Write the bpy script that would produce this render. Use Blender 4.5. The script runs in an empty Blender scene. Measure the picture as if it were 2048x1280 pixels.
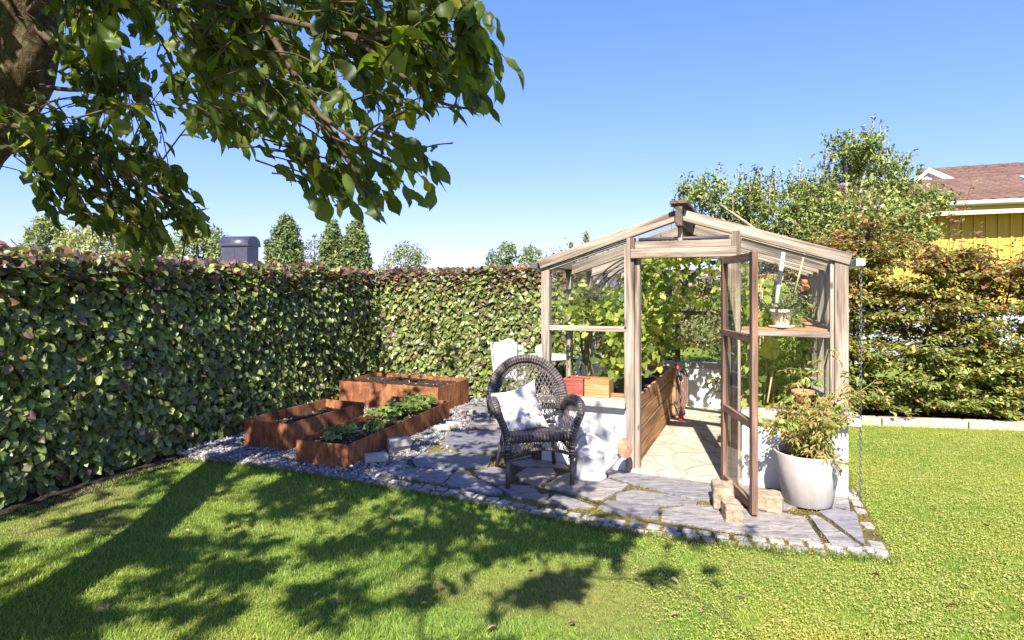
import bpy, bmesh, math, random
import numpy as np
from mathutils import Vector, Matrix, Quaternion, noise as mnoise

random.seed(7)
R = np.random.default_rng(11)
SC = bpy.context.scene
COL = SC.collection

# ------------------------------------------------------------------ camera
F = 1200.0           # focal length in pixels of the 2048 wide photograph
HZ = 578.0           # row of the horizon
CH = 1.6             # eye height
cd = bpy.data.cameras.new("camera")
cam = bpy.data.objects.new("camera", cd)
COL.objects.link(cam)
cam.location = (0, 0, CH)
cam.rotation_euler = (math.radians(90), 0, 0)
cd.sensor_width = 36.0
cd.lens = F / 2048 * 36.0
cd.shift_y = -(640 - HZ) / 2048
cd.clip_start = 0.05
cd.clip_end = 2000
SC.camera = cam

# ------------------------------------------------------------------ world, sun, exposure
ELEV = math.radians(44)
SH = (0.177, 0.984)                     # heading of the sunlight over the ground
w = bpy.data.worlds.new("World")
SC.world = w
w.use_nodes = True
wn = w.node_tree
bg = wn.nodes["Background"]
sky = wn.nodes.new("ShaderNodeTexSky")
sky.sky_type = 'NISHITA'
sky.sun_disc = False
sky.sun_elevation = ELEV
sky.sun_rotation = math.atan2(-SH[0], -SH[1])
sky.altitude = 0
sky.air_density = 1.0
sky.dust_density = 0.35
sky.ozone_density = 3.0
sp = wn.nodes.new("ShaderNodeSeparateColor"); cb_ = wn.nodes.new("ShaderNodeCombineColor")
wn.links.new(sky.outputs[0], sp.inputs[0])
for ch, (pw, mul) in enumerate(((0.93, 0.52), (0.74, 0.72), (0.50, 1.90))):      # white balance of the clear late summer sky
    p_ = wn.nodes.new("ShaderNodeMath"); p_.operation = 'POWER'; p_.inputs[1].default_value = pw
    m_ = wn.nodes.new("ShaderNodeMath"); m_.operation = 'MULTIPLY'; m_.inputs[1].default_value = mul
    wn.links.new(sp.outputs[ch], p_.inputs[0]); wn.links.new(p_.outputs[0], m_.inputs[0]); wn.links.new(m_.outputs[0], cb_.inputs[ch])
wn.links.new(cb_.outputs[0], bg.inputs[0])
bg.inputs[1].default_value = 0.126
ld = bpy.data.lights.new("sun", 'SUN')
ld.energy = 5.0
ld.angle = math.radians(0.53)
ld.color = (1.0, 0.95, 0.86)
sun = bpy.data.objects.new("sun", ld)
COL.objects.link(sun)
LD = Vector((SH[0] * math.cos(ELEV), SH[1] * math.cos(ELEV), -math.sin(ELEV))).normalized()
sun.rotation_euler = LD.to_track_quat('-Z', 'Y').to_euler()
sun.location = (-3, -12, 14)
SC.view_settings.view_transform = 'Standard'
SC.view_settings.look = 'None'
SC.view_settings.exposure = 1.45
SC.view_settings.gamma = 1.0
SC.render.engine = 'CYCLES'
SC.cycles.max_bounces = 8
SC.cycles.diffuse_bounces = 4
SC.cycles.transmission_bounces = 4
SC.cycles.transparent_max_bounces = 24
SC.cycles.caustics_reflective = False
SC.cycles.caustics_refractive = False


def g(px, py):
    """photo pixel on the ground -> world x, y"""
    y = CH * F / (py - HZ)
    return ((px - 1024) * y / F, y)


def wp(px, py, y):
    return Vector(((px - 1024) * y / F, y, CH - (py - HZ) * y / F))


def proj(P):
    P = np.asarray(P, float)
    y = np.maximum(P[..., 1], 1e-3)
    return 1024 + F * P[..., 0] / y, HZ - F * (P[..., 2] - CH) / y


def inpoly(poly, x, y):
    x = np.asarray(x, float); y = np.asarray(y, float)
    c = np.zeros(x.shape, bool)
    n = len(poly)
    for i in range(n):
        x0, y0 = poly[i]; x1, y1 = poly[(i + 1) % n]
        if y0 == y1:
            continue
        k = ((y0 > y) != (y1 > y)) & (x < (x1 - x0) * (y - y0) / (y1 - y0) + x0)
        c ^= k
    return c


# ------------------------------------------------------------------ material helpers
class NT:
    def __init__(s, name):
        s.m = bpy.data.materials.new(name)
        s.m.use_nodes = True
        s.t = s.m.node_tree
        s.b = s.t.nodes["Principled BSDF"]
        s.out = s.t.nodes["Material Output"]

    def n(s, kind, **kw):
        nd = s.t.nodes.new("ShaderNode" + kind)
        for k, v in kw.items():
            setattr(nd, k, v)
        return nd

    def l(s, a, b):
        s.t.links.new(a, b)

    def coord(s, kind='Object', scale=(1, 1, 1), rot=(0, 0, 0)):
        tc = s.n("TexCoord"); mp = s.n("Mapping")
        mp.inputs['Scale'].default_value = scale
        mp.inputs['Rotation'].default_value = rot
        s.l(tc.outputs[kind], mp.inputs['Vector'])
        return mp.outputs[0]

    def noise(s, vec, scale, detail=4, rough=0.55, dist=0.0):
        nd = s.n("TexNoise")
        nd.inputs['Scale'].default_value = scale
        nd.inputs['Detail'].default_value = detail
        nd.inputs['Roughness'].default_value = rough
        nd.inputs['Distortion'].default_value = dist
        s.l(vec, nd.inputs['Vector'])
        return nd.outputs['Fac']

    def ramp(s, fac, stops):
        nd = s.n("ValToRGB")
        e = nd.color_ramp.elements
        while len(e) < len(stops):
            e.new(0.5)
        for i, (p, c) in enumerate(stops):
            e[i].position = p
            e[i].color = (c[0], c[1], c[2], 1) if not isinstance(c, (int, float)) else (c, c, c, 1)
        s.l(fac, nd.inputs[0])
        return nd.outputs[0]

    def mix(s, fac, a, b, mode='MIX'):
        nd = s.n("MixRGB", blend_type=mode)
        for i, v in enumerate((fac, a, b)):
            if isinstance(v, (int, float)):
                nd.inputs[i].default_value = v if i == 0 else (v, v, v, 1)
            elif isinstance(v, tuple):
                nd.inputs[i].default_value = (*v, 1)
            else:
                s.l(v, nd.inputs[i])
        return nd.outputs[0]

    def bump(s, h, strength=0.3, dist=0.01, prev=None):
        nd = s.n("Bump")
        nd.inputs['Strength'].default_value = strength
        nd.inputs['Distance'].default_value = dist
        s.l(h, nd.inputs['Height'])
        if prev is not None:
            s.l(prev, nd.inputs['Normal'])
        s.l(nd.outputs[0], s.b.inputs['Normal'])
        return nd.outputs[0]

    def base(s, c, rough=0.7, spec=0.5, metal=0.0):
        if isinstance(c, tuple):
            s.b.inputs['Base Color'].default_value = (*c, 1)
        else:
            s.l(c, s.b.inputs['Base Color'])
        if isinstance(rough, (int, float)):
            s.b.inputs['Roughness'].default_value = rough
        else:
            s.l(rough, s.b.inputs['Roughness'])
        s.b.inputs['Specular IOR Level'].default_value = spec
        s.b.inputs['Metallic'].default_value = metal
        return s.m


def leaf_mat(name, trans=0.35, rough=0.45, spec=0.4, tboost=(1.5, 1.6, 0.6)):
    t = NT(name)
    at = t.n("Attribute"); at.attribute_name = "tint"
    c = at.outputs['Color']
    t.base(c, rough, spec)
    tr = t.n("BsdfTranslucent")
    t.l(t.mix(1.0, c, tboost, 'MULTIPLY'), tr.inputs['Color'])
    mx = t.n("MixShader"); mx.inputs[0].default_value = trans
    t.l(t.b.outputs[0], mx.inputs[1]); t.l(tr.outputs[0], mx.inputs[2])
    t.l(mx.outputs[0], t.out.inputs['Surface'])
    return t.m


def wood_mat(name, c1, c2, c3, rough=0.8, bump=0.6, knots=True):
    t = NT(name)
    uv = t.coord('UV', (1.1, 22, 1))
    n1 = t.noise(uv, 1.0, 6, 0.62, 0.6)
    uv2 = t.coord('UV', (3.0, 120, 1))
    n2 = t.noise(uv2, 1.0, 3, 0.6)
    uv3 = t.coord('UV', (1.3, 5, 1))
    n3 = t.noise(uv3, 1.0, 3, 0.5)
    col = t.ramp(n1, [(0.28, c3), (0.47, c1), (0.68, c2)])
    col = t.mix(0.75, col, t.ramp(n2, [(0.32, 0.38), (0.62, 1.1)]), 'MULTIPLY')
    col = t.mix(0.8, col, t.ramp(n3, [(0.32, (0.55, 0.49, 0.46)), (0.6, (1.12, 1.08, 1.05))]), 'MULTIPLY')
    if knots:
        v = t.n("TexVoronoi"); v.inputs['Scale'].default_value = 1.0
        t.l(t.coord('UV', (3.0, 9, 1)), v.inputs['Vector'])
        col = t.mix(t.ramp(v.outputs['Distance'], [(0.05, 0.8), (0.13, 0.0)]), col, (c3[0] * 0.5, c3[1] * 0.45, c3[2] * 0.4))
    t.base(col, rough, 0.25)
    t.bump(t.mix(0.5, n1, n2), bump, 0.006)
    return t.m


MAT = {}
# wood
MAT['grey_wood'] = wood_mat('weathered_wood', (0.315, 0.255, 0.20), (0.48, 0.42, 0.355), (0.075, 0.053, 0.04))
MAT['door_wood'] = wood_mat('brown_door_wood', (0.19, 0.112, 0.078), (0.30, 0.195, 0.145), (0.07, 0.042, 0.032))
MAT['bed_wood'] = wood_mat('bed_plank_wood', (0.43, 0.24, 0.11), (0.56, 0.35, 0.19), (0.16, 0.075, 0.035))
MAT['dark_wood'] = wood_mat('dark_old_wood', (0.13, 0.09, 0.075), (0.22, 0.165, 0.14), (0.05, 0.034, 0.03))
MAT['crate_wood'] = wood_mat('pine_crate_wood', (0.55, 0.33, 0.15), (0.66, 0.45, 0.24), (0.33, 0.17, 0.07))
MAT['red_wood'] = wood_mat('red_crate_paint', (0.38, 0.085, 0.07), (0.48, 0.19, 0.155), (0.22, 0.06, 0.05), knots=False)
MAT['white_wood'] = wood_mat('white_painted_wood', (0.78, 0.77, 0.74), (0.84, 0.83, 0.80), (0.62, 0.60, 0.56), 0.5, 0.1, False)
MAT['shelf_wood'] = wood_mat('shelf_wood', (0.48, 0.24, 0.13), (0.58, 0.35, 0.21), (0.30, 0.14, 0.08))
# plaster
t = NT('white_plaster')
o = t.coord('Object')
n1 = t.noise(o, 2.3, 5, 0.6); n2 = t.noise(o, 38, 4, 0.6)
c = t.ramp(n1, [(0.3, (0.56, 0.54, 0.50)), (0.55, (0.74, 0.73, 0.71))])
c = t.mix(t.ramp(n2, [(0.26, 0.75), (0.32, 0.0)]), c, (0.42, 0.38, 0.33))
t.base(c, 0.9, 0.2); t.bump(t.mix(0.4, n1, n2), 0.5, 0.008)
MAT['plaster'] = t.m
t = NT('sill_slab')
o = t.coord('Object'); n1 = t.noise(o, 9, 6, 0.7); n2 = t.noise(o, 60, 3)
t.base(t.ramp(n1, [(0.3, (0.22, 0.185, 0.145)), (0.5, (0.38, 0.34, 0.29)), (0.7, (0.52, 0.49, 0.44))]), 0.85, 0.3)
t.bump(t.mix(0.5, n1, n2), 0.5, 0.006)
MAT['sill'] = t.m
# glass
t = NT('window_glass')
gl = t.n("BsdfGlossy"); gl.inputs['Roughness'].default_value = 0.02
gl.inputs['Color'].default_value = (0.9, 0.95, 0.95, 1)
tp = t.n("BsdfTransparent"); tp.inputs[0].default_value = (0.965, 0.975, 0.96, 1)
fr = t.n("Fresnel"); fr.inputs[0].default_value = 1.42
mx = t.n("MixShader")
ge = t.n("NewGeometry"); om = t.n("Math", operation='SUBTRACT'); om.inputs[0].default_value = 1.0; t.l(ge.outputs['Backfacing'], om.inputs[1])
mu = t.n("Math", operation='MULTIPLY'); t.l(fr.outputs[0], mu.inputs[0]); t.l(om.outputs[0], mu.inputs[1])
t.l(mu.outputs[0], mx.inputs[0]); t.l(tp.outputs[0], mx.inputs[1]); t.l(gl.outputs[0], mx.inputs[2])
t.l(mx.outputs[0], t.out.inputs['Surface'])
MAT['glass'] = t.m


def simple(name, c, rough=0.6, spec=0.4, metal=0.0, var=0.15, scale=8, bump=0.0, bscale=60):
    t = NT(name)
    o = t.coord('Object')
    n1 = t.noise(o, scale, 5, 0.6)
    lo = tuple(x * (1 - var) for x in c); hi = tuple(min(1, x * (1 + var)) for x in c)
    t.base(t.ramp(n1, [(0.3, lo), (0.7, hi)]), rough, spec, metal)
    if bump:
        t.bump(t.noise(o, bscale, 4, 0.6), bump, 0.004)
    return t.m


MAT['white_metal'] = simple('white_enamel', (0.54, 0.53, 0.50), 0.32, 0.5, var=0.05, scale=5)
MAT['rose_rust'] = simple('rusty_rose', (0.40, 0.22, 0.13), 0.7, 0.3, 0.3, 0.35, 40, 0.3)
MAT['terracotta'] = simple('terracotta', (0.50, 0.23, 0.12), 0.85, 0.2, var=0.25, scale=14, bump=0.2)
MAT['cream_pot'] = simple('cream_pot', (0.66, 0.55, 0.40), 0.8, 0.2, var=0.15, scale=12, bump=0.2)
MAT['black_metal'] = simple('black_metal', (0.035, 0.034, 0.04), 0.4, 0.5, 0.0, 0.3)
MAT['grey_metal'] = simple('grey_metal', (0.16, 0.16, 0.165), 0.4, 0.5, 0.6, 0.2)
MAT['chimney_metal'] = simple('chimney_metal', (0.045, 0.042, 0.062), 0.42, 0.5, 0.0, 0.2)
MAT['red_plastic'] = simple('red_plastic', (0.62, 0.07, 0.03), 0.4, 0.5, var=0.1)
MAT['hose'] = simple('hose_rubber', (0.19, 0.10, 0.075), 0.5, 0.4, var=0.3)
MAT['lime'] = simple('lime_plastic', (0.55, 0.60, 0.06), 0.5, 0.4, var=0.1)
MAT['fabric'] = simple('white_linen', (0.60, 0.585, 0.57), 0.95, 0.1, var=0.05, scale=20, bump=0.25, bscale=260)
MAT['tuft'] = simple('cream_tuft', (0.44, 0.37, 0.28), 1.0, 0.05, var=0.15, scale=80, bump=0.8, bscale=140)
MAT['throw'] = simple('pale_throw', (0.42, 0.43, 0.46), 0.95, 0.1, var=0.06, scale=20, bump=0.3, bscale=200)
MAT['white_paint'] = simple('white_paint', (0.68, 0.67, 0.65), 0.45, 0.4, var=0.05)
MAT['tomato_green'] = simple('green_tomato', (0.50, 0.52, 0.10), 0.3, 0.5, var=0.1)
MAT['tomato_red'] = simple('orange_tomato', (0.62, 0.16, 0.03), 0.3, 0.5, var=0.1)
MAT['grape'] = simple('dark_grapes', (0.10, 0.035, 0.06), 0.35, 0.5, var=0.4, scale=60)
MAT['stem_green'] = simple('green_stem', (0.22, 0.25, 0.07), 0.7, 0.3, var=0.2)
MAT['stem_dry'] = simple('dry_stem', (0.36, 0.27, 0.13), 0.8, 0.2, var=0.2)
MAT['bamboo'] = simple('bamboo_cane', (0.42, 0.34, 0.2), 0.6, 0.3, var=0.2)
MAT['yellow_fascia'] = simple('yellow_fascia', (0.60, 0.40, 0.03), 0.7, 0.2, var=0.06)
MAT['fascia'] = simple('cream_fascia', (0.50, 0.45, 0.32), 0.7, 0.2, var=0.06)
MAT['steel_dark'] = simple('dark_pole', (0.06, 0.05, 0.075), 0.5, 0.4, var=0.2)
# concrete pot
t = NT('pale_concrete_pot')
o = t.coord('Object'); n1 = t.noise(o, 5, 6, 0.65); n2 = t.noise(t.coord('Object', (1, 1, 0.15)), 26, 4)
c = t.ramp(n1, [(0.3, (0.44, 0.40, 0.37)), (0.7, (0.54, 0.50, 0.46))])
c = t.mix(0.35, c, t.ramp(n2, [(0.35, 0.72), (0.6, 1.0)]), 'MULTIPLY')
v = t.n("TexVoronoi"); v.inputs['Scale'].default_value = 28; t.l(o, v.inputs['Vector'])
c = t.mix(t.ramp(v.outputs['Distance'], [(0.05, 0.6), (0.1, 0.0)]), c, (0.22, 0.2, 0.18))
t.base(c, 0.8, 0.3); t.bump(n1, 0.15, 0.004)
MAT['pot'] = t.m
# corten
t = NT('corten_steel')
o = t.coord('Object'); n1 = t.noise(o, 3.5, 6, 0.7, 0.4); n2 = t.noise(t.coord('Object', (1, 1, 0.25)), 22, 5, 0.65); n3 = t.noise(o, 120, 3, 0.6)
c = t.ramp(n1, [(0.3, (0.19, 0.064, 0.030)), (0.5, (0.34, 0.13, 0.055)), (0.72, (0.46, 0.21, 0.09))])
c = t.mix(0.9, c, t.ramp(n2, [(0.3, 0.38), (0.62, 1.12)]), 'MULTIPLY')
n5 = t.noise(o, 1.7, 5, 0.7, 1.0)
c = t.mix(t.ramp(n5, [(0.50, 0.0), (0.60, 0.55)]), c, (0.11, 0.045, 0.03))
c = t.mix(0.5, c, t.ramp(n3, [(0.3, 0.6), (0.65, 1.15)]), 'MULTIPLY')
t.base(c, 0.85, 0.2); t.bump(t.mix(0.5, n2, n3), 0.25, 0.003)
MAT['corten'] = t.m
# slate
t = NT('slate_flag')
o = t.coord('Object', (1, 1.0, 1), (0, 0, 0.4))
n1 = t.noise(t.coord('Object', (2.0, 7.0, 2), (0, 0, 0.42)), 3.4, 9, 0.72, 1.2)
n2 = t.noise(t.coord('Object'), 1.3, 3, 0.5); n3 = t.noise(t.coord('Object', (5, 16, 4), (0, 0, 0.5)), 3, 6, 0.75, 2.0)
c = t.ramp(n1, [(0.32, (0.075, 0.07, 0.074)), (0.48, (0.185, 0.174, 0.172)), (0.66, (0.33, 0.305, 0.285))])
c = t.mix(0.6, c, t.ramp(n2, [(0.3, (0.82, 0.85, 0.98)), (0.62, (1.15, 1.08, 1.0))]), 'MULTIPLY')
c = t.mix(t.ramp(n3, [(0.54, 0.0), (0.66, 0.7)]), c, (0.34, 0.32, 0.30))
n4 = t.noise(t.coord('Object'), 2.4, 4, 0.6)
c = t.mix(t.ramp(n4, [(0.69, 0.0), (0.75, 0.65)]), c, (0.36, 0.18, 0.08))
ri = t.n('NewGeometry'); c = t.mix(0.8, c, t.ramp(ri.outputs['Random Per Island'], [(0.0, (0.62, 0.64, 0.72)), (0.5, (0.95, 0.95, 0.97)), (1.0, (1.15, 1.08, 1.0))]), 'MULTIPLY')
rg = t.ramp(n1, [(0.3, 0.5), (0.7, 0.75)])
t.base(c, rg, 0.32); t.bump(t.mix(0.5, n1, n3), 0.55, 0.012)
MAT['slate'] = t.m
# granite setts
t = NT('granite_sett')
o = t.coord('Object'); n1 = t.noise(o, 7, 4, 0.6); n2 = t.noise(o, 140, 3, 0.7)
c = t.ramp(n1, [(0.3, (0.19, 0.18, 0.175)), (0.7, (0.40, 0.365, 0.33))])
c = t.mix(0.6, c, t.ramp(n2, [(0.35, 0.55), (0.6, 1.1)]), 'MULTIPLY')
t.base(c, 0.8, 0.3); t.bump(n2, 0.4, 0.004)
MAT['sett'] = t.m
# joint bed: soil and moss
t = NT('joint_bed')
o = t.coord('Object'); n1 = t.noise(o, 2.1, 4, 0.6); n2 = t.noise(o, 70, 5, 0.7)
c = t.ramp(n1, [(0.35, (0.07, 0.055, 0.04)), (0.5, (0.15, 0.12, 0.05)), (0.66, (0.27, 0.22, 0.05))])
c = t.mix(0.7, c, t.ramp(n2, [(0.3, 0.35), (0.65, 1.25)]), 'MULTIPLY')
t.base(c, 1.0, 0.1); t.bump(n2, 0.9, 0.02)
MAT['bed'] = t.m
t = NT('gravel_bed')
o = t.coord('Object'); n2 = t.noise(o, 55, 5, 0.7)
t.base(t.ramp(n2, [(0.3, (0.04, 0.038, 0.036)), (0.7, (0.18, 0.17, 0.16))]), 0.95, 0.2); t.bump(n2, 0.9, 0.02)
MAT['gravel_bed'] = t.m
# pebbles read tint
t = NT('pebble')
at = t.n("Attribute"); at.attribute_name = "tint"
t.base(at.outputs['Color'], 0.8, 0.3)
MAT['pebble'] = t.m
# soil
t = NT('dark_soil')
o = t.coord('Object'); n1 = t.noise(o, 5, 4, 0.6); n2 = t.noise(o, 60, 6, 0.75)
c = t.ramp(n2, [(0.3, (0.018, 0.013, 0.01)), (0.55, (0.065, 0.045, 0.032)), (0.75, (0.17, 0.12, 0.085))])
t.base(c, 1.0, 0.1); t.bump(n2, 1.0, 0.03)
MAT['soil'] = t.m
# floor of the greenhouse
t = NT('pale_flag_floor')
o = t.coord('Object'); v = t.n("TexVoronoi", feature='DISTANCE_TO_EDGE'); v.inputs['Scale'].default_value = 3.4
dn = t.n("TexNoise"); dn.inputs['Scale'].default_value = 2.5; t.l(o, dn.inputs['Vector'])
vm = t.n("VectorMath", operation='MULTIPLY_ADD'); vm.inputs[1].default_value = (0.25, 0.25, 0.0)
t.l(dn.outputs['Color'], vm.inputs[0]); t.l(o, vm.inputs[2]); t.l(vm.outputs[0], v.inputs['Vector'])
n1 = t.noise(o, 3, 6, 0.65)
c = t.ramp(n1, [(0.3, (0.34, 0.275, 0.20)), (0.7, (0.50, 0.42, 0.33))])
e = t.ramp(v.outputs['Distance'], [(0.02, 1.0), (0.05, 0.0)])
c = t.mix(t.mix(1.0, e, t.ramp(t.noise(o, 4, 3), [(0.35, 0.1), (0.65, 0.9)]), 'MULTIPLY'), c, (0.22, 0.165, 0.11))
t.base(c, 0.85, 0.3); t.bump(t.ramp(v.outputs['Distance'], [(0.01, 0.0), (0.05, 1.0)]), 0.5, 0.01)
MAT['pale_floor'] = t.m
# lawn sheet
t = NT('lawn_sheet')
o = t.coord('Object'); n1 = t.noise(o, 0.9, 4, 0.6); n2 = t.noise(o, 26, 5, 0.7)
c = t.ramp(n1, [(0.3, (0.11, 0.17, 0.025)), (0.52, (0.17, 0.21, 0.035)), (0.72, (0.25, 0.23, 0.055))])
c = t.mix(0.6, c, t.ramp(n2, [(0.3, 0.5), (0.65, 1.3)]), 'MULTIPLY')
t.base(c, 1.0, 0.1); t.bump(n2, 0.8, 0.03)
MAT['lawn'] = t.m
# bark
t = NT('lichen_bark')
n1 = t.noise(t.coord('Object', (1, 1, 0.45)), 14, 7, 0.7, 0.8); n2 = t.noise(t.coord('Object'), 26, 5, 0.7)
c = t.ramp(n1, [(0.32, (0.03, 0.021, 0.015)), (0.52, (0.105, 0.075, 0.045)), (0.7, (0.20, 0.16, 0.10))])
c = t.mix(t.ramp(n2, [(0.55, 0.0), (0.63, 0.8)]), c, (0.20, 0.20, 0.075))
t.base(c, 0.95, 0.1); t.bump(n1, 1.0, 0.04)
MAT['bark'] = t.m
MAT['twig'] = simple('twig_bark', (0.075, 0.05, 0.032), 0.85, 0.2, var=0.4, scale=30)
MAT['pale_twig'] = simple('pale_branch', (0.34, 0.27, 0.2), 0.85, 0.2, var=0.3, scale=20)
# stones
t = NT('sandstone_block')
o = t.coord('Object'); n1 = t.noise(o, 7, 7, 0.7, 0.5); n2 = t.noise(o, 40, 4, 0.7)
c = t.ramp(n1, [(0.3, (0.15, 0.11, 0.07)), (0.5, (0.31, 0.245, 0.165)), (0.7, (0.42, 0.35, 0.26))])
t.base(t.mix(0.5, c, t.ramp(n2, [(0.3, 0.6), (0.6, 1.1)]), 'MULTIPLY'), 0.9, 0.2); t.bump(t.mix(0.5, n1, n2), 0.8, 0.015)
MAT['stone'] = t.m
MAT['concrete'] = simple('pale_concrete', (0.40, 0.37, 0.31), 0.9, 0.2, var=0.2, scale=18, bump=0.4)
MAT['kerb'] = simple('pink_kerb_stone', (0.42, 0.32, 0.26), 0.9, 0.2, var=0.25, scale=7, bump=0.5)
# wicker: bands across the strand
t = NT('dark_wicker')
wv = t.n("TexWave", wave_type='BANDS', bands_direction='X'); wv.inputs['Scale'].default_value = 13; wv.inputs['Distortion'].default_value = 0.6
t.l(t.coord('UV'), wv.inputs['Vector'])
wv2 = t.n("TexWave", wave_type='BANDS', bands_direction='Y'); wv2.inputs['Scale'].default_value = 2.6
t.l(t.coord('UV'), wv2.inputs['Vector'])
n1 = t.noise(t.coord('Object'), 22, 4)
h = t.mix(0.35, wv.outputs['Fac'], wv2.outputs['Fac'])
c = t.ramp(n1, [(0.3, (0.06, 0.048, 0.044)), (0.7, (0.15, 0.122, 0.112))])
c = t.mix(0.7, c, t.ramp(h, [(0.2, 0.3), (0.75, 1.2)]), 'MULTIPLY')
t.base(c, 0.5, 0.45); t.bump(h, 0.9, 0.012)
MAT['wicker'] = t.m
MAT['wicker_thin'] = simple('wicker_strand', (0.11, 0.09, 0.082), 0.5, 0.45, var=0.35, scale=40)
# house
t = NT('yellow_boards')
uvn = t.noise(t.coord('Object', (6, 6, 0.5)), 3, 5, 0.6)
t.base(t.ramp(uvn, [(0.3, (0.50, 0.33, 0.055)), (0.7, (0.62, 0.42, 0.085))]), 0.75, 0.2)
MAT['yellow'] = t.m
t = NT('brown_roof_tiles')
o = t.coord('Object'); n1 = t.noise(o, 1.2, 4, 0.6); n2 = t.noise(o, 24, 5, 0.7)
c = t.ramp(n1, [(0.3, (0.105, 0.062, 0.05)), (0.7, (0.165, 0.10, 0.08))])
t.base(t.mix(0.7, c, t.ramp(n2, [(0.3, 0.55), (0.65, 1.25)]), 'MULTIPLY'), 0.85, 0.2); t.bump(n2, 0.3, 0.01)
MAT['tiles'] = t.m
# leaves
MAT['leaf_cherry'] = leaf_mat('cherry_leaf', 0.52, 0.45, 0.35, (2.3, 2.15, 0.45))
MAT['leaf_hedge'] = leaf_mat('beech_hedge_leaf', 0.30, 0.38, 0.55)
MAT['leaf_copper'] = leaf_mat('copper_beech_leaf', 0.40, 0.4, 0.4, (1.6, 1.35, 0.7))
MAT['leaf_vine'] = leaf_mat('vine_leaf', 0.52, 0.5, 0.3, (1.8, 1.7, 0.5))
MAT['leaf_tree'] = leaf_mat('tree_leaf', 0.30, 0.5, 0.3, (1.5, 1.5, 0.6))
MAT['leaf_grass'] = leaf_mat('grass_blade', 0.42, 0.5, 0.3, (1.5, 1.5, 0.5))
MAT['leaf_dry'] = leaf_mat('dry_leaf', 0.15, 0.7, 0.2, (1.2, 1.1, 0.8))

# ------------------------------------------------------------------ object helpers
FR = {}


def tag(o, label=None, cat=None, group=None, kind=None):
    if label: o["label"] = label
    if cat: o["category"] = cat
    if group: o["group"] = group
    if kind: o["kind"] = kind
    return o


def thing(name, label, cat, loc=(0, 0, 0), rz=0.0, group=None):
    o = bpy.data.objects.new(name, None)
    COL.objects.link(o)
    o.empty_display_size = 0.1
    o.location = loc
    o.rotation_euler = (0, 0, rz)
    FR[o.name] = Matrix.Translation(Vector(loc)) @ Matrix.Rotation(rz, 4, 'Z')
    return tag(o, label, cat, group)


def link(name, me, m, parent=None):
    o = bpy.data.objects.new(name, me)
    COL.objects.link(o)
    if m: me.materials.append(m)
    if parent is not None:
        o.parent = parent
        FR[o.name] = FR[parent.name]
    else:
        FR[o.name] = Matrix.Identity(4)
    return o


def raw_mesh(name, V, loops, totals, uv=None, tint=None, smooth=None):
    V = np.ascontiguousarray(V, np.float32); loops = np.ascontiguousarray(loops, np.int32); totals = np.asarray(totals, np.int32)
    me = bpy.data.meshes.new(name)
    me.vertices.add(len(V)); me.vertices.foreach_set("co", V.ravel())
    me.loops.add(len(loops)); me.loops.foreach_set("vertex_index", loops)
    me.polygons.add(len(totals))
    st = np.zeros(len(totals), np.int32); st[1:] = np.cumsum(totals)[:-1]
    me.polygons.foreach_set("loop_start", st)
    if smooth is not None:
        me.polygons.foreach_set("use_smooth", np.asarray(smooth, bool))
    if uv is not None:
        l = me.uv_layers.new(name="UVMap")
        l.data.foreach_set("uv", np.asarray(uv, np.float32).ravel())
    if tint is not None:
        a = me.attributes.new("tint", 'FLOAT_COLOR', 'FACE')
        a.data.foreach_set("color", np.asarray(tint, np.float32).ravel())
    me.update(calc_edges=True)
    me.validate()
    return me


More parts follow.
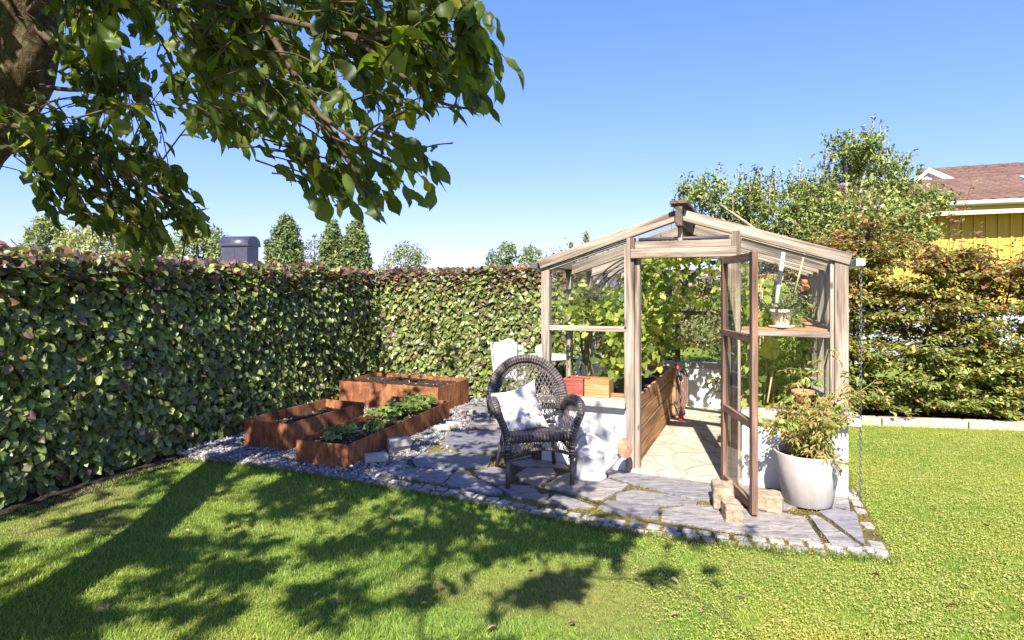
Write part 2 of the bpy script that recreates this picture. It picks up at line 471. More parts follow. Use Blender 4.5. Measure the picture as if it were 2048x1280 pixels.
class MB:
    """collects boxes, beams, tubes and lathes into one mesh"""
    def __init__(s):
        s.V = []; s.L = []; s.T = []; s.U = []; s.S = []

    def face(s, idx, uv=None, smooth=False):
        s.L += idx; s.T.append(len(idx)); s.S.append(smooth)
        s.U += uv if uv else [(0, 0)] * len(idx)

    def hexa(s, c, grain=0):
        """c: 8 corners (x fastest, then y, then z)"""
        b = len(s.V); s.V += [tuple(p) for p in c]
        C = [Vector(p) for p in c]
        d = [(C[1] - C[0]).length, (C[2] - C[0]).length, (C[4] - C[0]).length]
        ou, ov = random.random() * 9, random.random() * 9
        par = [((i & 1) * d[0], (i >> 1 & 1) * d[1], (i >> 2 & 1) * d[2]) for i in range(8)]
        oth = [a for a in range(3) if a != grain]
        for q in ((0, 2, 3, 1), (4, 5, 7, 6), (0, 1, 5, 4), (2, 6, 7, 3), (0, 4, 6, 2), (1, 3, 7, 5)):
            s.face([b + i for i in q], [(par[i][grain] + ou, par[i][oth[0]] + par[i][oth[1]] + ov) for i in q])
        return s

    def box(s, x0, x1, y0, y1, z0, z1, grain=None):
        d = (x1 - x0, y1 - y0, z1 - z0)
        if grain is None: grain = max(range(3), key=lambda i: d[i])
        return s.hexa([(x, y, z) for z in (z0, z1) for y in (y0, y1) for x in (x0, x1)], grain)

    def beam(s, p0, p1, w, h, up=(0, 0, 1)):
        p0, p1 = Vector(p0), Vector(p1)
        d = (p1 - p0).normalized(); up = Vector(up)
        sd = d.cross(up).normalized(); up = sd.cross(d)
        c = []
        for b in (-h / 2, h / 2):
            for a in (-w / 2, w / 2):
                for p in (p0, p1):
                    c.append(p + sd * a + up * b)
        return s.hexa(c, 0)

    def tube(s, pts, r, n=8, cap=True, flat=1.0, up=None, closed=False):
        """r: number or list; flat: squash along the second axis"""
        P = [Vector(p) for p in pts]
        m = len(P)
        rr = [r] * m if isinstance(r, (int, float)) else list(r)
        b = len(s.V); prev = None; al = 0.0
        ou = random.random() * 5
        us = []
        for i in range(m):
            if closed:
                d = P[(i + 1) % m] - P[i - 1]
            else:
                d = P[min(i + 1, m - 1)] - P[max(i - 1, 0)]
            d = d.normalized() if d.length > 1e-9 else Vector((0, 0, 1))
            if up is not None:
                a = Vector(up); a = (a - d * a.dot(d))
                a = a.normalized() if a.length > 1e-6 else d.orthogonal().normalized()
            elif prev is None:
                a = d.orthogonal().normalized()
            else:
                a = prev - d * prev.dot(d)
                a = a.normalized() if a.length > 1e-6 else d.orthogonal().normalized()
            prev = a; c = d.cross(a)
            if i: al += (P[i] - P[i - 1]).length
            us.append(al + ou)
            for k in range(n):
                th = 2 * math.pi * k / n
                s.V.append(tuple(P[i] + a * (rr[i] * math.cos(th) * flat) + c * (rr[i] * math.sin(th))))
        for i in range(m if closed else m - 1):
            j = (i + 1) % m
            uj = us[j] if j else us[i] + (P[0] - P[i]).length
            for k in range(n):
                k2 = (k + 1) % n
                s.face([b + i * n + k, b + i * n + k2, b + j * n + k2, b + j * n + k],
                       [(us[i], k / n), (us[i], (k + 1) / n), (uj, (k + 1) / n), (uj, k / n)], True)
        if cap and not closed:
            s.face([b + k for k in reversed(range(n))]); s.face([b + (m - 1) * n + k for k in range(n)])
        return s

    def lathe(s, prof, c=(0, 0, 0), n=32, M=None, caps=True):
        b = len(s.V); c = Vector(c)
        for (r, z) in prof:
            for k in range(n):
                th = 2 * math.pi * k / n
                p = Vector((r * math.cos(th), r * math.sin(th), z))
                s.V.append(tuple((M @ p if M else p) + c))
        for i in range(len(prof) - 1):
            for k in range(n):
                k2 = (k + 1) % n
                s.face([b + i * n + k, b + i * n + k2, b + (i + 1) * n + k2, b + (i + 1) * n + k],
                       [(k / n, prof[i][1]), ((k + 1) / n, prof[i][1]), ((k + 1) / n, prof[i + 1][1]), (k / n, prof[i + 1][1])], True)
        if caps:
            s.face([b + k for k in reversed(range(n))]); s.face([b + (len(prof) - 1) * n + k for k in range(n)])
        return s

    def ball(s, c, r, n=10, sq=(1, 1, 1)):
        pr = [(max(1e-4, r * math.sin(math.pi * i / 6)), -r * math.cos(math.pi * i / 6)) for i in range(7)]
        return s.lathe(pr, c, n, Matrix.Diagonal((*sq,)).to_3x3(), False)

    def prism(s, poly, z0, z1):
        b = len(s.V); n = len(poly)
        s.V += [(x, y, z0) for x, y in poly] + [(x, y, z1) for x, y in poly]
        s.face([b + i for i in reversed(range(n))]); s.face([b + n + i for i in range(n)])
        for i in range(n):
            j = (i + 1) % n
            s.face([b + i, b + j, b + n + j, b + n + i])
        return s

    def build(s, name, m, parent=None, world=False, bevel=0.0, seg=2):
        V = np.array(s.V, float).reshape(-1, 3)
        if world and parent is not None:
            Mi = np.array(FR[parent.name].inverted())
            V = V @ Mi[:3, :3].T + Mi[:3, 3]
        me = raw_mesh(name, V, s.L, s.T, s.U, None, s.S)
        o = link(name, me, m, parent)
        if bevel:
            md = o.modifiers.new("bevel", 'BEVEL'); md.width = bevel; md.segments = seg; md.limit_method = 'ANGLE'; md.angle_limit = math.radians(40)
        return o


# ---- leaves
def norm(a):
    return a / np.maximum(np.linalg.norm(a, axis=-1, keepdims=True), 1e-9)


def leaf_template(st, wd, fold=0.12, droop=0.25):
    V = [(st[0], 0, 0)]; F = []
    rows = []
    for a, b in zip(st[1:-1], wd[1:-1]):
        z = -droop * a * a
        i = len(V)
        V += [(a, -b, z + fold * b), (a, 0, z), (a, b, z + fold * b)]
        rows.append(i)
    tip = len(V); V.append((st[-1], 0, -droop))
    r = rows[0]
    F += [(0, r + 1, r), (0, r + 2, r + 1)]
    for p, q in zip(rows[:-1], rows[1:]):
        F += [(p, p + 1, q + 1, q), (p + 1, p + 2, q + 2, q + 1)]
    r = rows[-1]
    F += [(r, r + 1, tip), (r + 1, r + 2, tip)]
    return np.array(V, float), F


SER = leaf_template([0, .07, .15, .2, .3, .36, .46, .52, .62, .68, .77, .83, .91, 1],
                    [0, .13, .30, .29, .43, .415, .48, .45, .42, .36, .27, .19, .08, 0], 0.22, 0.22)
def bend(tpl, lat, roll, bite):
    v = tpl[0].copy(); a = v[:, 0]
    v[:, 1] = np.where((v[:, 1] * bite > 0) & (a > .45) & (a < .66), v[:, 1] * .45, v[:, 1]) + lat * a * a
    v[:, 2] += roll * v[:, 1] * a + .05 * np.sin(a * 9)
    return v, tpl[1]


SERS = [SER, bend(SER, .22, .5, 0), bend(SER, -.25, -.4, 1), bend(SER, .10, .9, -1), bend(SER, -.1, -.8, 0)]
OVA = leaf_template([0, .18, .45, .72, 1], [0, .30, .42, .30, 0], 0.25, 0.15)
SMALL = leaf_template([0, .45, 1], [0, .34, 0], 0.2, 0.1)
BLADE = (np.array([(0, -.5, 0), (0, .5, 0), (.55, -.36, .06), (.55, .36, .06), (1, 0, .28)], float), [(0, 1, 3, 2), (2, 3, 4)])
CLOVER = (np.array([(0, 0, 0), (.4, -.45, .05), (.95, -.38, .0), (1.0, .0, .08), (.95, .38, .0), (.4, .45, .05)], float), [(0, 1, 2, 3), (0, 3, 4, 5)])


def grape_leaf():
    out = [(0.0, 0.05), (-0.12, .38), (.22, .34), (.30, .52), (.50, .30), (.66, .30), (1.0, 0.0)]
    pts = [(a, b) for a, b in out] + [(a, -b) for a, b in reversed(out[:-1])]
    V = [(.32, 0, -.06)] + [(a, b, .05 * math.sin(i * 2.1) - .12 * a * a) for i, (a, b) in enumerate(pts)]
    n = len(pts)
    return np.array(V, float), [(0, 1 + i, 1 + (i + 1) % n) for i in range(n)]


GRAPE = grape_leaf()



class LB:
    """collects many small template copies into one mesh with a tint per face"""
    def __init__(s):
        s.parts = []; s.nv = 0

    def add(s, tpl, pos, ax, nr, L, W, tint, cup=1.0):
        tv, tf = tpl
        pos = np.asarray(pos, float).reshape(-1, 3); n = len(pos)
        if n == 0: return s
        ax = norm(np.asarray(ax, float).reshape(-1, 3)); nr = np.asarray(nr, float).reshape(-1, 3)
        yy = norm(np.cross(nr, ax)); zz = np.cross(ax, yy)
        L = np.broadcast_to(np.asarray(L, float), (n,)); W = np.broadcast_to(np.asarray(W, float), (n,))
        cup = np.broadcast_to(np.asarray(cup, float), (n,))
        V = pos[:, None] + ax[:, None] * (tv[None, :, 0] * L[:, None])[..., None] + yy[:, None] * (tv[None, :, 1] * W[:, None])[..., None] \
            + zz[:, None] * (tv[None, :, 2] * (L * cup)[:, None])[..., None]
        fl = np.array([i for f in tf for i in f]); tot = np.array([len(f) for f in tf])
        off = s.nv + np.arange(n) * len(tv)
        tint = np.broadcast_to(np.asarray(tint, float), (n, 3))
        rgba = np.concatenate([tint, np.ones((n, 1))], 1)
        s.parts.append((V.reshape(-1, 3), (fl[None] + off[:, None]).ravel(), np.tile(tot, n), np.repeat(rgba, len(tf), 0)))
        s.nv += n * len(tv)
        return s

    def build(s, name, m, parent=None, world=True, smooth=True):
        V = np.concatenate([p[0] for p in s.parts])
        if world and parent is not None:
            Mi = np.array(FR[parent.name].inverted())
            V = V @ Mi[:3, :3].T + Mi[:3, 3]
        T = np.concatenate([p[2] for p in s.parts])
        me = raw_mesh(name, V, np.concatenate([p[1] for p in s.parts]), T, None,
                      np.concatenate([p[3] for p in s.parts]), np.full(len(T), smooth))
        return link(name, me, m, parent)


def pick(cols, n, wts=None, jit=0.2):
    c = np.array(cols, float)
    k = R.choice(len(c), n, p=None if wts is None else np.array(wts) / sum(wts))
    return np.clip(c[k] * (1 + R.normal(0, jit, (n, 1))), 0.005, 0.9)


def rdir(n):
    return norm(R.normal(0, 1, (n, 3)))


def spline(P, n=8):
    P = [Vector(p) for p in P]; out = []
    for i in range(len(P) - 1):
        a = P[max(i - 1, 0)]; b = P[i]; c = P[i + 1]; d = P[min(i + 2, len(P) - 1)]
        for k in range(n):
            u = k / n
            out.append(0.5 * ((2 * b) + (c - a) * u + (2 * a - 5 * b + 4 * c - d) * u * u + (3 * b - a - 3 * c + d) * u ** 3))
    out.append(P[-1])
    return out

# ================================================================== SETTING
TH = math.radians(22.8)
UX, UY = math.cos(TH), -math.sin(TH)     # along the front of the greenhouse
VX, VY = math.sin(TH), math.cos(TH)      # into the greenhouse
GO = (0.258, 5.531)                       # its front left corner


def gl2w(s, t, z=0.0):
    return Vector((GO[0] + s * UX + t * VX, GO[1] + s * UY + t * VY, z))


def w2gl(x, y):
    dx, dy = x - GO[0], y - GO[1]
    return dx * UX + dy * UY, dx * VX + dy * VY


def sheet(name, x0, x1, y0, y1, z, m, n=1):
    V = []; L = []; T = []
    for j in range(n + 1):
        for i in range(n + 1):
            V.append((x0 + (x1 - x0) * i / n, y0 + (y1 - y0) * j / n, z))
    for j in range(n):
        for i in range(n):
            a = j * (n + 1) + i
            L += [a, a + 1, a + n + 2, a + n + 1]; T.append(4)
    o = link(name, raw_mesh(name, np.array(V), L, T), m)
    return tag(o, kind='structure')


sheet('lawn', -400, 400, -60, 900, 0.0, MAT['lawn'], 8)

# outer edge of the granite edging, left to right, then back to the greenhouse corner
EDGE = [g(395, 922), g(500, 934), g(600, 948), g(740, 973), g(900, 1000), g(1040, 1030), g(1200, 1060), g(1400, 1088), g(1600, 1110), g(1790, 1126)]
HARD = EDGE + [g(1716, 986), tuple(gl2w(2.55, 0.4)[:2]), tuple(gl2w(2.55, 3.25)[:2]), tuple(gl2w(0.4, 3.3)[:2]), (-2.15, 9.6), (-3.0, 7.2), (-3.4, 5.9)]
mb = MB(); mb.prism(HARD, -0.05, 0.004)
tag(mb.build('patio_bed', MAT['bed']), kind='structure')
GRV = [g(395, 922), g(500, 934), g(600, 948), g(700, 964), g(760, 955), g(830, 905), g(880, 868), g(940, 832), g(1010, 806), (0.2, 7.2), (0.55, 6.0), (1.6, 8.7), (0.4, 8.9), (-2.1, 9.55), (-3.0, 7.2), (-3.4, 5.9)]
GRV = [g(395, 922), g(500, 934), g(600, 948), g(700, 965), g(750, 958), g(830, 915), g(885, 880), g(930, 860), g(1010, 845), g(1075, 850), (0.9, 7.4), (1.2, 8.5), (-2.1, 9.55), (-3.0, 7.2), (-3.4, 5.9)]
mb = MB(); mb.prism(GRV, -0.05, 0.009)
tag(mb.build('gravel_bed', MAT['gravel_bed']), kind='structure')
# hedge foot, bare soil
mb = MB()
mb.prism([(-4.55, 1.5), (-3.52, 4.0), (-3.02, 5.6), (-3.0, 5.75), (-3.5, 5.9), (-5.2, 1.5)], -0.05, 0.006)
mb.prism([(-3.5, 5.9), (-2.98, 5.72), (-2.86, 5.54), (-2.9, 5.50), (-3.05, 5.5)], -0.05, 0.0075)
tag(mb.build('hedge_soil_strip', MAT['soil']), kind='structure')

SLABS = [
    [(884, 893), (896, 870), (942, 862), (1010, 870), (1052, 889), (1054, 905), (1000, 908), (930, 907)],
    [(822, 923), (845, 909), (916, 909), (985, 916), (974, 937), (900, 942), (834, 937)],
    [(772, 953), (818, 940), (898, 946), (906, 953), (884, 971)],
    [(745, 949), (781, 932), (817, 926), (809, 937), (766, 952)],
    [(886, 974), (914, 946), (930, 948), (1004, 988), (992, 993)],
    [(946, 946), (990, 937), (1016, 945), (1016, 969), (992, 974), (962, 962)],
    [(993, 977), (1021, 973), (1067, 977), (1082, 994), (1098, 991), (1094, 1006), (1026, 997)],
    [(1030, 955), (1054, 940), (1105, 940), (1112, 953), (1082, 975), (1063, 974)],
    [(1020, 929), (1072, 919), (1124, 926), (1140, 943), (1108, 938), (1042, 936)],
    [(1091, 977), (1115, 957), (1143, 949), (1211, 961), (1258, 973), (1246, 983), (1206, 1002), (1178, 1001), (1138, 988)],
    [(1091, 1008), (1110, 992), (1147, 1002), (1190, 1017), (1150, 1020)],
    [(1232, 991), (1272, 983), (1326, 992), (1396, 1006), (1392, 1014), (1316, 1014), (1232, 1008)],
    [(1213, 943), (1262, 950), (1431, 972), (1432, 1005), (1405, 1004), (1335, 990), (1265, 971), (1215, 957)],
    [(1196, 1020), (1214, 1006), (1318, 1018), (1317, 1040), (1288, 1039), (1232, 1031)],
    [(1324, 1022), (1400, 1015), (1440, 1017), (1560, 1029), (1610, 1039), (1642, 1087), (1520, 1075), (1400, 1058), (1324, 1044)],
    [(1440, 983), (1500, 978), (1565, 1000), (1598, 1018), (1556, 1025), (1470, 1012), (1438, 1010)],
    [(1617, 1036), (1630, 1035), (1679, 1067), (1731, 1104), (1664, 1096)],
    [(1638, 1029), (1668, 1023), (1712, 1032), (1724, 1069), (1731, 1097), (1711, 1084)],
    [(1664, 1000), (1696, 1000), (1700, 1026), (1668, 1018), (1610, 1012)],
    [(935, 852), (960, 838), (1010, 843), (1050, 858), (1050, 882), (1000, 866)],
    [(915, 820), (960, 810), (1000, 817), (1000, 827), (940, 832)],
    [(1060, 890), (1070, 870), (1082, 880), (1080, 910), (1062, 906)],
    [(1000, 935), (1018, 926), (1060, 915), (1072, 917), (1020, 926)],
    [(1146, 944), (1210, 958), (1212, 945), (1148, 932)],
    [(1440, 1008), (1440, 984), (1432, 972), (1500, 974), (1502, 979)],
]
SLW = []
mb = MB()
for q in SLABS:
    P = np.array([g(*p) for p in q])
    ar = 0.5 * np.sum(P[:, 0] * np.roll(P[:, 1], -1) - np.roll(P[:, 0], -1) * P[:, 1])
    if ar < 0: P = P[::-1]
    # roughen the outline
    out = []
    for i in range(len(P)):
        a, b = P[i], P[(i + 1) % len(P)]
        m = max(1, int(np.linalg.norm(b - a) / 0.07))
        for k in range(m):
            p = a + (b - a) * k / m
            nz = mnoise.noise(Vector((p[0] * 6, p[1] * 6, 2))) * 0.012
            out.append((p[0] + nz, p[1] + nz * 0.7))
    SLW.append(out)
    mb.prism(out, 0.0, 0.022 + random.uniform(-0.004, 0.004))
tag(mb.build('slate_paving', MAT['slate'], bevel=0.006, seg=1), kind='structure')

# granite setts in two rows along the edge
mb = MB()
SETTS = []


def setts(line, off, step, size, drop=0.0):
    P = [Vector((*p, 0)) for p in line]
    acc = random.uniform(0, step); 
    for a, b in zip(P[:-1], P[1:]):
        d = (b - a); L = d.length; d = d / L; nn = Vector((-d.y, d.x, 0))
        while acc < L:
            c = a + d * acc + nn * off
            acc += step * random.uniform(0.95, 1.06)
            if random.random() < drop: continue
            hx = size[0] / 2 * random.uniform(0.9, 1.03); hy = size[1] / 2 * random.uniform(0.86, 1.03)
            an = random.gauss(0, 0.05); z = 0.017 + random.uniform(-0.006, 0.006)
            co, si = math.cos(an), math.sin(an)
            C = []
            for zz, k in ((-0.03, 1.0), (z, 0.93)):
                for y in (-hy, hy):
                    for x in (-hx, hx):
                        X = (x * co - y * si) * k + random.uniform(-.004, .004); Y = (x * si + y * co) * k + random.uniform(-.004, .004)
                        C.append(c + d * X + nn * Y + Vector((0, 0, zz + (random.uniform(-.005, .005) if zz > 0 else 0))))
            mb.hexa(C); SETTS.append((c.x, c.y))
        acc -= L


setts(EDGE[::1], 0.055, 0.108, (0.092, 0.078))
setts(EDGE[::1], 0.150, 0.112, (0.094, 0.080))
setts([EDGE[-1], g(1716, 986), g(1690, 962)], 0.05, 0.15, (0.11, 0.085), 0.1)
tag(mb.build('granite_edging', MAT['sett'], bevel=0.008, seg=2), kind='structure')

# gravel stones
ico = bmesh.new(); bmesh.ops.create_icosphere(ico, subdivisions=1, radius=0.5)
PEB = (np.array([v.co[:] for v in ico.verts]), [tuple(v.index for v in f.verts) for f in ico.faces]); ico.free()
xy = np.stack([R.uniform(-3.5, 1.4, 60000), R.uniform(4.6, 9.6, 60000)], 1)
k = inpoly(GRV, xy[:, 0], xy[:, 1])
for q in SLW: k &= ~inpoly(q, xy[:, 0], xy[:, 1])
k &= R.random(len(xy)) < np.clip((7.0 / xy[:, 1]) ** 2, 0.2, 1)
# a few stray chips in the joints of the paving
xy2 = np.stack([R.uniform(-1.2, 0.6, 3000), R.uniform(4.2, 7.0, 3000)], 1)
k2 = inpoly(HARD, xy2[:, 0], xy2[:, 1])
for q in SLW: k2 &= ~inpoly(q, xy2[:, 0], xy2[:, 1])
k2 &= (R.random(len(xy2)) < 0.5) & (xy2[:, 0] < -0.5)
xy = np.concatenate([xy[k], xy2[k2]])
n = len(xy)
sz = R.uniform(0.012, 0.036, n)
lb = LB()
lb.add(PEB, np.c_[xy, R.uniform(0.008, 0.022, n)], rdir(n) * [1, 1, .3], np.c_[R.normal(0, .3, (n, 2)), np.ones(n)], sz * 1.2, sz,
       pick([(.17, .165, .165), (.25, .235, .225), (.11, .11, .125), (.36, .34, .31), (.21, .18, .15)], n), 0.6)
tag(lb.build('gravel', MAT['pebble'], smooth=True), 'loose grey gravel around the rusty planters', 'gravel', kind='stuff')

# moss in the joints
xy = np.stack([R.uniform(-.9, 2.8, 52000), R.uniform(3.4, 6.2, 52000)], 1)
k = inpoly(HARD, xy[:, 0], xy[:, 1])
for q in SLW: k &= ~inpoly(q, xy[:, 0], xy[:, 1])
s_, t_ = w2gl(xy[:, 0], xy[:, 1]); k &= t_ < -0.01
nz = np.array([mnoise.noise(Vector((x * 2.0, y * 2.0, 5))) for x, y in xy[k]])
xy = xy[k][nz + R.normal(0, .15, len(nz)) > 0.18 - np.clip(xy[k][:, 0], -1, 2) * 0.22]
n = len(xy)
lb = LB()
lb.add(CLOVER, np.c_[xy, R.uniform(.003, .016, n)], rdir(n) + [0, 0, .4], rdir(n) * .5 + [0, 0, 1], R.uniform(.006, .014, n), R.uniform(.006, .012, n),
       pick([(.28, .22, .04), (.38, .31, .06), (.20, .17, .04), (.17, .19, .04)], n))
tag(lb.build('moss', MAT['leaf_grass'], smooth=False), 'yellow green moss in the paving joints', 'moss', kind='stuff')

# ------------------------------------------------------------------ grass
HEDGE_A = (-4.67, 1.55); HEDGE_B = (-2.10, 9.45)      # foot of the left run (near to far)


def hedge_x(y):
    return HEDGE_A[0] + (HEDGE_B[0] - HEDGE_A[0]) * (y - HEDGE_A[1]) / (HEDGE_B[1] - HEDGE_A[1])


KERB0 = (3.3, 7.19); KERB1 = (9.5, 6.1)


def lawn_ok(x, y, pad=0.0):
    k = ~inpoly(HARD, x, y)
    k &= x > hedge_x(y) + 0.22
    k &= y < KERB0[1] + (KERB1[1] - KERB0[1]) * (x - KERB0[0]) / (KERB1[0] - KERB0[0])
    return k


def lawn_points(n, y0=2.25, y1=7.3, pw=1.5):
    x = R.uniform(-4.2, 6.6, n); y = R.uniform(y0, y1, n)
    k = (np.abs(x) < y * 0.90 + 0.12) & (R.random(n) < np.minimum(1, (2.9 / y) ** pw)) & lawn_ok(x, y)
    return x[k], y[k]


def nfield(x, y, s, z):
    return np.array([mnoise.noise(Vector((a * s, b * s, z))) for a, b in zip(x, y)])


lb = LB()
x, y = lawn_points(760000)
n = len(x)
f1 = nfield(x, y, 1.1, 3.1); f2 = nfield(x, y, 4.2, 7.7)
right = np.clip((x - 0.4 + (y - 4) * -0.25) / 1.6 + f1 * 0.5, 0, 1)      # towards the clover and moss of the sunny side
hgt = R.uniform(.017, .036, n) * (1 + 0.35 * f2) * (1 - 0.38 * right)
lean = rdir(n) * [1, 1, 0] * R.uniform(.25, .95, (n, 1)) + np.c_[f1 * .5, f2 * .5, np.zeros(n)]
ax = np.c_[lean[:, :2], np.ones(n)]
base = pick([(.16, .28, .045), (.22, .34, .06), (.28, .37, .08), (.35, .35, .12), (.11, .20, .035)], n, [3, 4, 3, 1.2, 1.2])
warm = np.clip(f1 * 0.9 + 0.3 * right, 0, .8)[:, None]
base = base * (1 - warm) + base[:, :] * np.array([1.75, 1.15, 1.0]) * warm
dry = (np.clip((-f1 - .22) * 2.6 + f2 * .35 + R.normal(0, .12, n), 0, .75) * np.clip(1.2 - right, 0, 1))[:, None]
base = base * (1 - dry) + np.array([.30, .25, .11]) * dry
hgt = hgt * (1 - .35 * dry[:, 0])
lb.add(BLADE, np.c_[x, y, np.zeros(n)], ax, rdir(n) * [1, 1, .2], hgt, R.uniform(.0028, .0052, n), base)
# clover and moss leaflets, mostly on the right
x, y = lawn_points(620000, pw=1.1)
f1 = nfield(x, y, 1.4, 1.3); f2 = nfield(x, y, 5.0, 9.1)
right = np.clip((x - 0.6 - (y - 4) * 0.25) / 1.5 + f1 * 0.6, 0.0, 1)
k = (R.random(len(x)) < right * .75) & (f2 > -.38)
x, y, f1, f2 = x[k], y[k], f1[k], f2[k]; n = len(x)
lb.add(CLOVER, np.c_[x, y, R.uniform(.010, .030, n) * (1 + .4 * f2)], rdir(n) * [1, 1, .2], rdir(n) * .45 + [0, 0, 1], R.uniform(.006, .012, n), R.uniform(.006, .011, n),
       pick([(.38, .40, .10), (.46, .45, .125), (.51, .45, .155), (.28, .33, .07), (.52, .42, .17)], n, [3, 3, 2, 1.4, .8], .11))
# taller tufts along the edging and around the greenhouse foot
ex = []
for a, b in zip(EDGE[:-1], EDGE[1:]):
    for _ in range(420):
        u = R.random(); ex.append((a[0] + (b[0] - a[0]) * u + R.normal(0, .012), a[1] + (b[1] - a[1]) * u - abs(R.normal(0, .03)) + R.random() * .035))
for _ in range(700):
    p = gl2w(2.53 + abs(R.normal(0, .06)), R.uniform(0, 2.8)); ex.append((p.x, p.y))
e = np.array(ex); n = len(e)
lb.add(BLADE, np.c_[e, np.zeros(n)], rdir(n) * [.8, .8, 0] + [0, 0, 1], rdir(n) * [1, 1, .2], R.uniform(.03, .065, n), .005,
       pick([(.12, .20, .03), (.17, .22, .045), (.22, .21, .06)], n))
tag(lb.build('grass', MAT['leaf_grass'], smooth=False), 'short green lawn grass with clover and moss', 'grass', kind='stuff')

# fallen leaves
FL = [(370, 1070), (158, 1058), (66, 1208), (190, 1238), (220, 1222), (285, 1175), (510, 1152), (775, 1048), (820, 1062), (880, 1102), (715, 1085), (760, 1075), (660, 1218), (632, 1205), (580, 1190),
      (995, 1270), (842, 1222), (888, 1185), (1100, 1168), (1342, 1245), (1402, 1238), (1492, 1210), (1885, 1180), (1920, 1180), (1898, 1225), (2000, 1078), (1965, 1060), (1060, 1145), (20, 1168), (540, 1068), (1252, 1132), (1150, 1262), (1650, 1190), (1760, 1165), (1340, 1170)]
for i, (px, py) in enumerate(FL):
    gx, gy = g(px, py)
    lb = LB()
    a = R.uniform(0, 6.28)
    lb.add(OVA, [(0, 0, 0)], [(math.cos(a), math.sin(a), .15)], [(R.normal(0, .35), R.normal(0, .35), 1)], R.uniform(.03, .058), R.uniform(.02, .036),
           pick([(.20, .10, .05), (.26, .17, .09), (.15, .10, .07), (.30, .22, .13)], 1), R.uniform(1, 3))
    o = lb.build('fallen_leaf', MAT['leaf_dry'])
    o.location = (gx, gy, 0.034)
    tag(o, 'curled brown leaf fallen on the lawn', 'leaf', 'dry leaves fallen on the lawn')

# kerb of pinkish stones and the planting bed behind it
KD = Vector((KERB1[0] - KERB0[0], KERB1[1] - KERB0[1], 0)); KL = KD.length; KD /= KL; KN = Vector((-KD.y, KD.x, 0))
mb = MB(); a = 0.0; k0 = Vector((*KERB0, 0))
while a < KL:
    b = a + random.uniform(.75, 1.05)
    p, q = k0 + KD * (a + .006), k0 + KD * (b - .006)
    z = .085 + random.uniform(-.006, .006)
    C = [p, q, p + KN * .17, q + KN * .17]
    mb.hexa([c + Vector((0, 0, -.06)) for c in C] + [c + Vector((0, 0, z + random.uniform(-.004, .004))) for c in C])
    a = b
tag(mb.build('kerb', MAT['kerb'], bevel=.012), kind='structure')
mb = MB()
c = [k0 + KN * .17, k0 + KD * KL + KN * .17, k0 + KD * KL + KN * 1.6, k0 + KN * 1.6]
mb.prism([(p.x, p.y) for p in c], -.05, .05)
tag(mb.build('shrub_bed_soil', MAT['soil']), kind='structure')

